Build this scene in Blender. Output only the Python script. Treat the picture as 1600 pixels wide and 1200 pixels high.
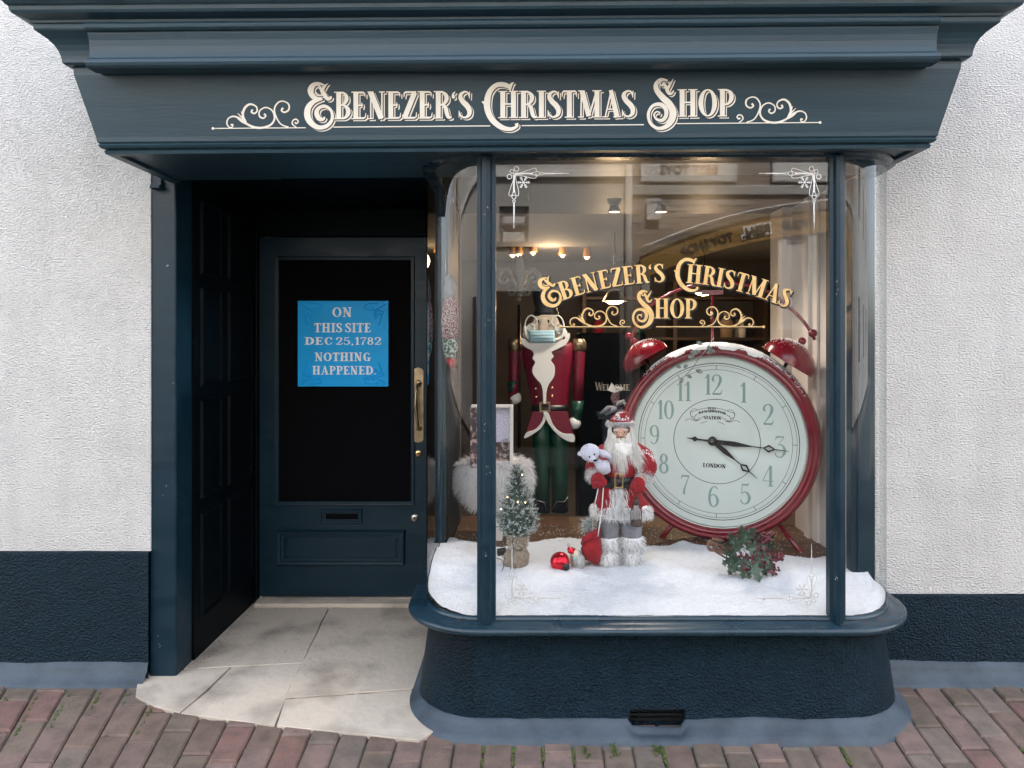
import bpy, math, random
from mathutils import Vector, Matrix, noise
random.seed(7)
for o in list(bpy.data.objects): bpy.data.objects.remove(o)
S = bpy.context.scene
COL = S.collection
PI = math.pi
# ---------------------------------------------------------------- camera, world, sun, exposure
FPX = 1150.0; VX, VY = 825.0, 530.0; EYE = 1.46
cam = bpy.data.cameras.new('camera'); camo = bpy.data.objects.new('camera', cam); COL.objects.link(camo)
camo.location = (0, 0, EYE); camo.rotation_euler = (PI/2, 0, 0)
cam.sensor_width = 36; cam.lens = FPX/1600*36
cam.shift_x = -(VX-800)/1600; cam.shift_y = -(600-VY)/1600
cam.clip_end = 300; cam.clip_start = 0.05
S.camera = camo
w = bpy.data.worlds.new('World'); S.world = w; w.use_nodes = True
nt = w.node_tree; bg = nt.nodes['Background']
sky = nt.nodes.new('ShaderNodeTexSky'); sky.sky_type = 'NISHITA'; sky.sun_disc = False
SUN_EL, SUN_AZ = 52, 12      # degrees; azimuth measured from +Y (behind the shop) towards +X
sky.sun_elevation = math.radians(SUN_EL); sky.sun_rotation = math.radians(SUN_AZ)
sky.air_density = 1.0; sky.dust_density = 2.5; sky.ozone_density = 1.0
hs = nt.nodes.new('ShaderNodeHueSaturation'); hs.inputs['Saturation'].default_value = 0.48
nt.links.new(sky.outputs[0], hs.inputs['Color']); nt.links.new(hs.outputs[0], bg.inputs[0])
bg.inputs[1].default_value = 0.15
sl = bpy.data.lights.new('sun', 'SUN'); so = bpy.data.objects.new('sun', sl); COL.objects.link(so)
sl.energy = 2.6; sl.angle = math.radians(3); sl.color = (1.0, .97, .93)
d = Vector((math.sin(math.radians(SUN_AZ))*math.cos(math.radians(SUN_EL)), math.cos(math.radians(SUN_AZ))*math.cos(math.radians(SUN_EL)), math.sin(math.radians(SUN_EL))))
so.rotation_euler = d.to_track_quat('Z', 'Y').to_euler(); so.location = (0, 10, 20)
S.view_settings.view_transform = 'Standard'; S.view_settings.look = 'None'
S.view_settings.exposure = 2.95; S.view_settings.gamma = 1; S.view_settings.use_curve_mapping = False
S.render.engine = 'CYCLES'
S.cycles.transparent_max_bounces = 16; S.cycles.max_bounces = 10

# ---------------------------------------------------------------- materials
def mat(name, col, col2=None, scale=8, rough=.5, bump=0, bscale=40, metal=0, spec=.5, emit=None, est=1, stretch=(1,1,1), detail=4, dist=.01, coat=0, rnd=0, sheen=0, lo=.35, hi=.65, rough2=None, streak=0):
    m = bpy.data.materials.new(name); m.use_nodes = True
    n = m.node_tree.nodes; L = m.node_tree.links; b = n['Principled BSDF']
    b.inputs['Base Color'].default_value = (*col, 1); b.inputs['Roughness'].default_value = rough
    b.inputs['Metallic'].default_value = metal; b.inputs['Specular IOR Level'].default_value = spec
    b.inputs['Coat Weight'].default_value = coat; b.inputs['Coat Roughness'].default_value = .12
    b.inputs['Sheen Weight'].default_value = sheen
    tc = n.new('ShaderNodeTexCoord'); mp = n.new('ShaderNodeMapping'); mp.inputs['Scale'].default_value = stretch
    L.new(tc.outputs['Object'], mp.inputs[0])
    last = None
    if col2 is not None:
        no = n.new('ShaderNodeTexNoise'); no.inputs['Scale'].default_value = scale; no.inputs['Detail'].default_value = detail; L.new(mp.outputs[0], no.inputs['Vector'])
        mr = n.new('ShaderNodeMapRange'); mr.inputs[1].default_value = lo; mr.inputs[2].default_value = hi; L.new(no.outputs['Fac'], mr.inputs[0])
        mx = n.new('ShaderNodeMix'); mx.data_type = 'RGBA'; mx.inputs[6].default_value = (*col, 1); mx.inputs[7].default_value = (*col2, 1)
        L.new(mr.outputs[0], mx.inputs[0]); L.new(mx.outputs[2], b.inputs['Base Color']); last = mx.outputs[2]
        if rough2 is not None:
            r2 = n.new('ShaderNodeMapRange'); r2.inputs[3].default_value = rough; r2.inputs[4].default_value = rough2
            L.new(mr.outputs[0], r2.inputs[0]); L.new(r2.outputs[0], b.inputs['Roughness'])
    if streak:
        m2_ = n.new('ShaderNodeMapping'); m2_.inputs['Scale'].default_value = (3.0, 3.0, .35); L.new(tc.outputs['Object'], m2_.inputs[0])
        ns = n.new('ShaderNodeTexNoise'); ns.inputs['Scale'].default_value = 2.2; ns.inputs['Detail'].default_value = 6; L.new(m2_.outputs[0], ns.inputs['Vector'])
        sr = n.new('ShaderNodeMapRange'); sr.inputs[1].default_value = .5; sr.inputs[2].default_value = .78; sr.inputs[3].default_value = 1; sr.inputs[4].default_value = 1-streak; L.new(ns.outputs['Fac'], sr.inputs[0])
        hv = n.new('ShaderNodeHueSaturation'); L.new(sr.outputs[0], hv.inputs['Value']); L.new(last, hv.inputs['Color']); L.new(hv.outputs[0], b.inputs['Base Color']); last = hv.outputs[0]
    if rnd:
        oi = n.new('ShaderNodeObjectInfo'); h = n.new('ShaderNodeHueSaturation')
        a = n.new('ShaderNodeMapRange'); a.inputs[3].default_value = 1-rnd; a.inputs[4].default_value = 1+rnd; L.new(oi.outputs['Random'], a.inputs[0]); L.new(a.outputs[0], h.inputs['Value'])
        if last: L.new(last, h.inputs['Color'])
        else: h.inputs['Color'].default_value = (*col, 1)
        L.new(h.outputs[0], b.inputs['Base Color'])
    if bump:
        n2 = n.new('ShaderNodeTexNoise'); n2.inputs['Scale'].default_value = bscale; n2.inputs['Detail'].default_value = 3; L.new(mp.outputs[0], n2.inputs['Vector'])
        bp = n.new('ShaderNodeBump'); bp.inputs['Strength'].default_value = bump; bp.inputs['Distance'].default_value = dist
        L.new(n2.outputs['Fac'], bp.inputs['Height']); L.new(bp.outputs[0], b.inputs['Normal'])
    if emit:
        b.inputs['Emission Color'].default_value = (*emit, 1); b.inputs['Emission Strength'].default_value = est
    return m
M = {}
NAVY = (.0035, .018, .031)
M['navy'] = mat('navy_paint', NAVY, (.006, .024, .038), 5, .32, .06, 30, stretch=(1,3,3), rough2=.45, spec=.3)
M['navy_grain'] = mat('navy_paint_board', (.013, .037, .054), (.018, .046, .064), 2.5, .40, .16, 22, stretch=(.5,9,9), rough2=.48, dist=.004)
M['navy_dark'] = mat('navy_paint_shaded', (.0012, .0028, .0042), (.0018, .004, .006), 5, .5, .05, 30, spec=.08)  # near-black copy of the navy; the doorway's deep shade is put into the colour
M['navy_gloss'] = mat('sill_paint', (.007, .024, .038), (.012, .033, .049), 6, .2, .08, 14, rough2=.34)
M['navy_render'] = mat('navy_render', (.0015, .013, .024), (.003, .019, .033), 9, .42, 1.0, 105, dist=.022, stretch=(1,1,1.3), rough2=.5, spec=.22)
M['skirt'] = mat('slate_skirting', (.050, .071, .092), (.026, .038, .052), 7, .6, .6, 60, detail=12, lo=.42, hi=.72, dist=.004)
M['white_render'] = mat('white_render', (.83, .81, .775), (.75, .73, .69), 2.6, .85, 1.0, 88, dist=.03, stretch=(1,1,1.8), lo=.45, hi=.75, detail=8, streak=.10)
M['stone'] = mat('flagstone', (.53, .46, .375), (.21, .18, .145), 4.2, .8, .6, 34, detail=14, dist=.006, rnd=.06, lo=.47, hi=.78, streak=0)
M['joint'] = mat('dirty_joint', (.035, .032, .026), (.05, .045, .035), 20, .95, .5, 120)
M['mortar'] = mat('sand_joint', (.085, .078, .062), (.06, .075, .035), 4, .95, .6, 120)
BR_ = [((.24,.165,.145),(.15,.11,.095)), ((.27,.185,.172),(.17,.125,.118)), ((.22,.165,.14),(.14,.115,.095)), ((.26,.15,.138),(.165,.105,.095)), ((.235,.185,.168),(.155,.13,.115))]
BR = [tuple(tuple(v*k_ for v, k_ in zip(q_, (.70, .69, .62))) for q_ in p_) for p_ in BR_]
for i, (a, b_) in enumerate(BR): M['brick%d' % i] = mat('clay_paver_%s' % 'abcde'[i], a, b_, 16, .8, .8, 90, detail=12, dist=.005, rnd=.12, lo=.4, hi=.7)
M['black'] = mat('black', (.004, .004, .005), rough=.9, spec=.05)
M['black_metal'] = mat('black_metal', (.01, .01, .01), rough=.35)
M['cream'] = mat('cream_letter', (.84, .80, .71), (.79, .74, .65), 20, .45)
M['brown_line'] = mat('letter_outline', (.03, .022, .018), rough=.6)
M['gold'] = mat('gold_leaf', (.74, .52, .24), (.66, .41, .15), 30, .38, metal=.35, emit=None)
M['ink'] = mat('black_ink', (.006, .008, .008), rough=.6)
M['white_vinyl'] = mat('white_vinyl', (.75, .76, .76), rough=.6)
M['frost'] = mat('frosted_vinyl', (.46, .45, .43), rough=.7)
M['blue'] = mat('plaque_blue', (.0, .42, .95), (.0, .39, .90), 6, .5, spec=.3)
M['plaque_white'] = mat('plaque_white', (.88, .94, 1.0), rough=.5)
M['brass'] = mat('aged_brass', (.42, .32, .20), (.30, .22, .13), 25, .32, .1, 60, metal=.9)
M['brass_bright'] = mat('bright_brass', (.75, .50, .25), rough=.25, metal=.95)
M['steel'] = mat('steel', (.45, .43, .40), rough=.28, metal=.95)
M['snow'] = mat('fake_snow', (.92, .93, .95), (.84, .86, .89), 60, .7, 1.0, 220, dist=.012, detail=8)
M['snow_dust'] = mat('snow_dust', (.88, .89, .90), rough=.8)
M['wood'] = mat('display_wood', (.13, .062, .026), (.07, .034, .015), 9, .5, .2, 30, stretch=(.5,3,3), detail=8)
M['red_gloss'] = mat('red_enamel', (.20, .004, .013), (.16, .003, .011), 5, .24, .05, 14, coat=.5)
M['dial'] = mat('dial_paper', (.66, .74, .70), (.61, .70, .66), 4, .4)
M['numeral'] = mat('numeral_green', (.25, .37, .35), rough=.6)
M['green_paint'] = mat('green_paint', (.005, .055, .033), rough=.35)
M['red_paint'] = mat('crimson_paint', (.15, .003, .020), rough=.4)
M['white_paint'] = mat('white_paint', (.72, .72, .69), rough=.45)
M['skin_paint'] = mat('face_paint', (.60, .50, .40), rough=.5)
M['mask_blue'] = mat('mask_fabric', (.36, .55, .62), (.30, .49, .57), 40, .85, .2, 60, stretch=(1,1,6))
M['mask_teal'] = mat('mask_teal', (.30, .62, .60), rough=.5)
M['red_felt'] = mat('red_felt', (.30, .003, .009), (.21, .002, .007), 30, .95, .5, 300, sheen=.05, dist=.002)
M['fur_white'] = mat('white_fur', (.84, .83, .82), (.70, .68, .67), 60, .9)
M['fur_grey'] = mat('grey_fur', (.34, .34, .36), (.22, .22, .24), 60, .9)
M['fur_dark'] = mat('dark_fur_tip', (.10, .09, .09), rough=.9)
M['beard'] = mat('white_beard', (.86, .84, .80), (.74, .70, .65), 50, .75)
M['grey_cloth'] = mat('grey_suede', (.24, .245, .27), (.15, .155, .175), 18, .95, .3, 120)
M['face'] = mat('doll_skin', (.78, .47, .36), (.70, .38, .29), 40, .55)
M['bear'] = mat('lilac_plush', (.60, .60, .70), (.52, .52, .62), 60, .95, .5, 400, dist=.002)
M['burlap'] = mat('burlap', (.30, .24, .18), (.20, .155, .11), 80, .95, .8, 300, dist=.003)
M['needle'] = mat('pine_needle', (.035, .06, .04), (.02, .04, .028), 40, .7)
M['flock'] = mat('flocked_tip', (.66, .70, .68), (.50, .55, .53), 60, .9)
M['bulb'] = mat('warm_bulb', (1, .8, .5), emit=(1, .62, .25), est=.9)
M['holly'] = mat('holly_leaf', (.045, .085, .055), (.075, .12, .075), 30, .35, .3, 60)
M['berry'] = mat('dark_berry', (.12, .015, .025), rough=.25)
M['bark'] = mat('cinnamon_bark', (.20, .11, .07), (.09, .045, .03), 30, .8, .6, 60)
M['bauble'] = mat('red_bauble', (.60, .015, .03), rough=.15, metal=.75)
M['glitter'] = mat('silver_glitter', (.6, .6, .55), (.3, .3, .28), 200, .35, .6, 300, metal=.5)
M['cream_wall'] = mat('interior_cream', (.52, .44, .37), (.48, .40, .33), 3, .8)
M['off_white'] = mat('interior_white', (.66, .62, .58), (.60, .56, .52), 3, .6)
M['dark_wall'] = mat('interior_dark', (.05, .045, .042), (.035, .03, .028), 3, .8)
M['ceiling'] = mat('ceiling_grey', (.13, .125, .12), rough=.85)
M['fur_pale'] = mat('pale_fur', (.90, .89, .88), rough=.9)
M['cardboard'] = mat('cardboard', (.36, .25, .16), rough=.85)
M['lead'] = mat('lead_sheet', (.20, .22, .24), (.10, .115, .13), 12, .5, .4, 25, metal=.3)
M['patt_red'] = mat('knit_pattern', (.14, .01, .015), (.35, .33, .32), 190, .9, lo=.49, hi=.53)
M['patt_green'] = mat('knit_green', (.015, .05, .03), (.30, .34, .30), 90, .9, lo=.5, hi=.54)
M['lilac_dot'] = mat('lilac_print', (.42, .40, .52), (.62, .60, .72), 160, .6, lo=.48, hi=.52)
M['book_print'] = mat('photo_print', (.05, .03, .03), (.45, .30, .26), 45, .5, lo=.48, hi=.6)
M['shade'] = mat('lit_lamp', (.9, .8, .6), emit=(1, .62, .30), est=1.2)
M['amber'] = mat('amber_glass', (.30, .15, .04), rough=.2)
M['dark_wood'] = mat('dark_wood', (.06, .035, .02), (.04, .022, .012), 8, .5)
M['opp_cream'] = mat('sunlit_cream_wall', (.54, .52, .48), (.48, .46, .43), 1.5, .85, .4, 60)
M['opp_brick'] = mat('pale_brick', (.46, .40, .35), (.38, .33, .29), 5, .85, .4, 60, rnd=.12)
M['opp_mortar'] = mat('brick_mortar', (.34, .27, .22), rough=.9)
M['yellow'] = mat('ochre_board', (.34, .18, .03), (.28, .15, .025), 4, .5)
M['opp_white'] = mat('opposite_white', (.74, .72, .68), rough=.6)
M['dark_glass'] = mat('dark_window', (.02, .022, .025), rough=.15)
M['road'] = mat('asphalt', (.055, .055, .055), (.04, .04, .042), 20, .9, .5, 150)
M['pave'] = mat('paving', (.13, .12, .11), (.10, .09, .085), 6, .85, .4, 60)
M['leafgrey'] = mat('grey_green_leaf', (.10, .15, .13), (.30, .34, .33), 60, .7)
M['moss'] = mat('moss', (.06, .10, .02), (.10, .12, .035), 60, .95, 1, 200)
M['brown_leaf'] = mat('dead_leaf', (.14, .06, .035), rough=.8)

def glass_mat():
    m = bpy.data.materials.new('window_glass'); m.use_nodes = True
    n = m.node_tree.nodes; L = m.node_tree.links; n.remove(n['Principled BSDF'])
    out = n['Material Output']; mx = n.new('ShaderNodeMixShader'); tr = n.new('ShaderNodeBsdfTransparent'); gl = n.new('ShaderNodeBsdfGlossy')
    tr.inputs[0].default_value = (.96, .97, .97, 1); gl.inputs['Roughness'].default_value = .004
    fr = n.new('ShaderNodeFresnel'); ge = n.new('ShaderNodeNewGeometry')
    m1 = n.new('ShaderNodeMath'); m1.operation = 'MULTIPLY_ADD'; m1.inputs[1].default_value = -2; m1.inputs[2].default_value = 1; L.new(ge.outputs['Backfacing'], m1.inputs[0])
    m2 = n.new('ShaderNodeMath'); m2.operation = 'POWER'; m2.inputs[0].default_value = 1.6; L.new(m1.outputs[0], m2.inputs[1]); L.new(m2.outputs[0], fr.inputs['IOR'])
    L.new(fr.outputs[0], mx.inputs[0]); L.new(tr.outputs[0], mx.inputs[1]); L.new(gl.outputs[0], mx.inputs[2]); L.new(mx.outputs[0], out.inputs[0])
    return m
M['glass'] = glass_mat()

# ---------------------------------------------------------------- helpers
def P(px, py, Y): return Vector(((px-VX)/FPX*Y, Y, EYE-(py-VY)/FPX*Y))
def R(p, Y): return p*Y/FPX
def G(px, py, z=0.0):
    t = (EYE-z)*FPX/(py-VY); return Vector(((px-VX)/FPX*t, t, z))
def catmull(pts, n=6, closed=False):
    out = []; N = len(pts)
    if N < 3 and not closed: return [tuple(p) for p in pts]
    rng = range(N) if closed else range(N-1)
    for i in rng:
        if closed: a, b, c, e = pts[(i-1) % N], pts[i], pts[(i+1) % N], pts[(i+2) % N]
        else: a, b, c, e = pts[max(i-1, 0)], pts[i], pts[i+1], pts[min(i+2, N-1)]
        for k in range(n):
            t = k/n
            out.append(tuple(.5*((2*b[j]) + (-a[j]+c[j])*t + (2*a[j]-5*b[j]+4*c[j]-e[j])*t*t + (-a[j]+3*b[j]-3*c[j]+e[j])*t**3) for j in range(len(b))))
    if not closed: out.append(tuple(pts[-1]))
    return out
OFF = {}
class MB:
    def __init__(s): s.v = []; s.f = []; s.m = []; s.sm = []
    def add(s, vs, fs, m=0, smooth=False):
        o = len(s.v); s.v += [Vector(p) for p in vs]
        for f in fs: s.f.append([i+o for i in f]); s.m.append(m); s.sm.append(smooth)
    def box(s, x0, x1, y0, y1, z0, z1, m=0):
        s.add([(x0,y0,z0),(x1,y0,z0),(x1,y1,z0),(x0,y1,z0),(x0,y0,z1),(x1,y0,z1),(x1,y1,z1),(x0,y1,z1)],
              [(0,3,2,1),(4,5,6,7),(0,1,5,4),(1,2,6,5),(2,3,7,6),(3,0,4,7)], m)
    def obox(s, c, ax, ay, az, m=0):
        c = Vector(c); ax = Vector(ax); ay = Vector(ay); az = Vector(az)
        s.add([c-ax-ay-az, c+ax-ay-az, c+ax+ay-az, c-ax+ay-az, c-ax-ay+az, c+ax-ay+az, c+ax+ay+az, c-ax+ay+az],
              [(0,3,2,1),(4,5,6,7),(0,1,5,4),(1,2,6,5),(2,3,7,6),(3,0,4,7)], m)
    def tube(s, path, rad, n=10, m=0, caps=True):
        path = [Vector(p) for p in path]
        if not isinstance(rad, (list, tuple)): rad = [rad]*len(path)
        vs = []; u = None
        for i, p in enumerate(path):
            t = (path[min(i+1, len(path)-1)]-path[max(i-1, 0)]).normalized()
            if u is None: u = t.orthogonal().normalized()
            else:
                u = (u-t*u.dot(t))
                u = u.normalized() if u.length > 1e-6 else t.orthogonal().normalized()
            w_ = t.cross(u)
            for k in range(n):
                a = 2*PI*k/n; vs.append(p+(u*math.cos(a)+w_*math.sin(a))*rad[i])
        fs = [(i*n+k, i*n+(k+1) % n, (i+1)*n+(k+1) % n, (i+1)*n+k) for i in range(len(path)-1) for k in range(n)]
        if caps: fs += [tuple(reversed(range(n))), tuple((len(path)-1)*n+k for k in range(n))]
        s.add(vs, fs, m, True)
    def loft(s, rings, n=20, m=0, caps=True):       # rings: (centre, rx, ry) in the horizontal plane
        vs = []
        for c, rx, ry in rings:
            for k in range(n):
                a = 2*PI*k/n; vs.append(Vector(c)+Vector((rx*math.cos(a), ry*math.sin(a), 0)))
        fs = [(i*n+k, i*n+(k+1) % n, (i+1)*n+(k+1) % n, (i+1)*n+k) for i in range(len(rings)-1) for k in range(n)]
        if caps: fs += [tuple(reversed(range(n))), tuple((len(rings)-1)*n+k for k in range(n))]
        s.add(vs, fs, m, True)
    def ball(s, c, r, n=12, m=0, sc=(1,1,1)):
        c = Vector(c); h = n//2+1; vs = []
        for i in range(h+1):
            th = PI*i/h
            for k in range(n):
                a = 2*PI*k/n; vs.append(c+Vector((math.sin(th)*math.cos(a)*sc[0], math.sin(th)*math.sin(a)*sc[1], math.cos(th)*sc[2]))*r)
        s.add(vs, [(i*n+k, (i+1)*n+k, (i+1)*n+(k+1) % n, i*n+(k+1) % n) for i in range(h) for k in range(n)], m, True)
    def lathe(s, prof, c, n=32, m=0, axis='Z', a0=0, a1=2*PI):        # prof (r, h)
        c = Vector(c); vs = []; full = abs(a1-a0-2*PI) < 1e-6; nn = n if full else n+1
        for r, h in prof:
            for k in range(nn):
                a = a0+(a1-a0)*k/n
                if axis == 'Z': vs.append(c+Vector((r*math.cos(a), r*math.sin(a), h)))
                else: vs.append(c+Vector((r*math.cos(a), h, r*math.sin(a))))
        fs = []
        for i in range(len(prof)-1):
            for k in range(n):
                k2 = (k+1) % nn if full else k+1
                fs.append((i*nn+k, i*nn+k2, (i+1)*nn+k2, (i+1)*nn+k))
        s.add(vs, fs, m, True)
    def prism(s, poly, d, m=0):           # poly: world points, extruded by vector d
        poly = [Vector(p) for p in poly]; n = len(poly); d = Vector(d)
        s.add(poly+[p+d for p in poly], [tuple(range(n)), tuple(reversed(range(n, 2*n)))]+[(i, i+n, (i+1) % n+n, (i+1) % n) for i in range(n)], m)
    def sweep(s, path, prof, m=0, closed_prof=False, tilt=0, smooth=True):   # path [(x,y)], outward = right-hand side turned; prof [(d,z)]
        n = len(path); vs = []; k = len(prof)
        for i in range(n):
            p = Vector(path[i])
            d1 = (Vector(path[i])-Vector(path[i-1])).normalized() if i else None
            d2 = (Vector(path[i+1])-Vector(path[i])).normalized() if i < n-1 else None
            if d1 is None: d1 = d2
            if d2 is None: d2 = d1
            n1 = Vector((d1.y, -d1.x)); n2 = Vector((d2.y, -d2.x)); b = (n1+n2).normalized(); sc = 1/max(.3, b.dot(n1))
            for dd, z in prof:
                q = p+b*dd*sc; vs.append(Vector((q.x, q.y, z+tilt*q.x)))
        fs = []
        kk = k if closed_prof else k-1
        for i in range(n-1):
            for j in range(kk): fs.append((i*k+j, (i+1)*k+j, (i+1)*k+(j+1) % k, i*k+(j+1) % k))
        if closed_prof: fs += [tuple(range(k)), tuple(reversed(range((n-1)*k, n*k)))]
        s.add(vs, fs, m, smooth)
    def ribbon(s, pts, mp, lift=0, m=0, smooth=True, closed=False, grow=0, off=(0,0), wmul=1):
        p = catmull(pts, 6, closed) if smooth else [tuple(q) for q in pts]
        n = len(p); L_, R_ = [], []
        for i, (x, y, wd) in enumerate(p):
            if closed: a, b = p[(i-1) % n], p[(i+1) % n]
            else: a, b = p[max(i-1, 0)], p[min(i+1, n-1)]
            tx, ty = b[0]-a[0], b[1]-a[1]; l = math.hypot(tx, ty) or 1; tx /= l; ty /= l
            ex = 0
            if not closed and i == 0: ex = -grow
            if not closed and i == n-1: ex = grow
            x += tx*ex+off[0]; y += ty*ex+off[1]; h = wd*wmul/2+grow
            L_.append((x-ty*h, y+tx*h)); R_.append((x+ty*h, y-tx*h))
        vs = [mp(a[0], a[1], lift) for a in L_]+[mp(a[0], a[1], lift) for a in R_]
        fs = [(i, (i+1) % n, (i+1) % n+n, i+n) for i in range(n if closed else n-1)]
        s.add(vs, fs, m)
    def disc2(s, x, y, r, mp, lift=0, m=0, n=14):
        s.add([mp(x+r*math.cos(2*PI*k/n), y+r*math.sin(2*PI*k/n), lift) for k in range(n)], [tuple(range(n))], m)
    def strand(s, p, d, L_, w_, m=0, droop=0):
        p = Vector(p); d = Vector(d).normalized(); q = d.orthogonal().normalized()
        q = (q*math.cos(random.random()*6.28)+d.cross(q)*math.sin(random.random()*6.28)).normalized()*w_/2
        mid = p+d*L_*.55+Vector((0,0,-droop*L_*.25)); tip = p+d*L_+Vector((0,0,-droop*L_))
        s.add([p-q, p+q, mid+q*.8, mid-q*.8, tip], [(0,1,2,3), (3,2,4)], m)
    def build(s, name, mats, parent=None, bevel=0, sub=0, seg=2, smooth=None):
        me = bpy.data.meshes.new(name); off = OFF.get(parent.name, Vector((0,0,0))) if parent else Vector((0,0,0))
        me.from_pydata([tuple(v-off) for v in s.v], [], s.f)
        if not isinstance(mats, (list, tuple)): mats = [mats]
        for q in mats: me.materials.append(M[q] if isinstance(q, str) else q)
        me.polygons.foreach_set('material_index', s.m)
        me.polygons.foreach_set('use_smooth', [bool(b) for b in s.sm] if smooth is None else [smooth]*len(s.f))
        me.update()
        o = bpy.data.objects.new(name, me); COL.objects.link(o)
        if parent: o.parent = parent
        OFF[o.name] = off
        if bevel:
            b = o.modifiers.new('bevel', 'BEVEL'); b.width = bevel; b.segments = seg; b.limit_method = 'ANGLE'; b.angle_limit = math.radians(35)
        if sub:
            b = o.modifiers.new('sub', 'SUBSURF'); b.levels = sub; b.render_levels = sub
        return o
def tag(o, label=None, cat=None, group=None, kind=None):
    if label: o['label'] = label
    if cat: o['category'] = cat
    if group: o['group'] = group
    if kind: o['kind'] = kind
    return o
def thing(name, loc, label, cat, group=None):
    o = bpy.data.objects.new(name, None); COL.objects.link(o); o.location = loc; OFF[o.name] = Vector(loc); o.empty_display_size = .1
    return tag(o, label, cat, group)
def child(parent, name, mats, bevel=0, **k): ...
def samples_loft(rings, N, z0=0, z1=1):
    out = []
    for _ in range(N):
        t = random.uniform(z0, z1)*(len(rings)-1); i = min(int(t), len(rings)-2); f = t-i; a = random.random()*2*PI
        c = Vector(rings[i][0]).lerp(Vector(rings[i+1][0]), f); rx = rings[i][1]*(1-f)+rings[i+1][1]*f; ry = rings[i][2]*(1-f)+rings[i+1][2]*f
        out.append((c+Vector((rx*math.cos(a), ry*math.sin(a), 0)), Vector((math.cos(a)/max(rx, 1e-4), math.sin(a)/max(ry, 1e-4), 0)).normalized()))
    return out
def samples_ball(c, r, N, sc=(1,1,1)):
    out = []
    for _ in range(N):
        d_ = Vector((random.gauss(0,1), random.gauss(0,1), random.gauss(0,1))).normalized()
        out.append((Vector(c)+Vector((d_.x*sc[0], d_.y*sc[1], d_.z*sc[2]))*r, d_))
    return out
def fur(mb, samp, L_, w_, ms=(0,), spread=.6, down=.5, droop=.2):
    for p, n_ in samp:
        d_ = n_+Vector((random.gauss(0, spread), random.gauss(0, spread), random.gauss(0, spread)))*.6+Vector((0,0,-down))
        mb.strand(p, d_, L_*random.uniform(.6, 1.25), w_, random.choice(ms), droop)

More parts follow.
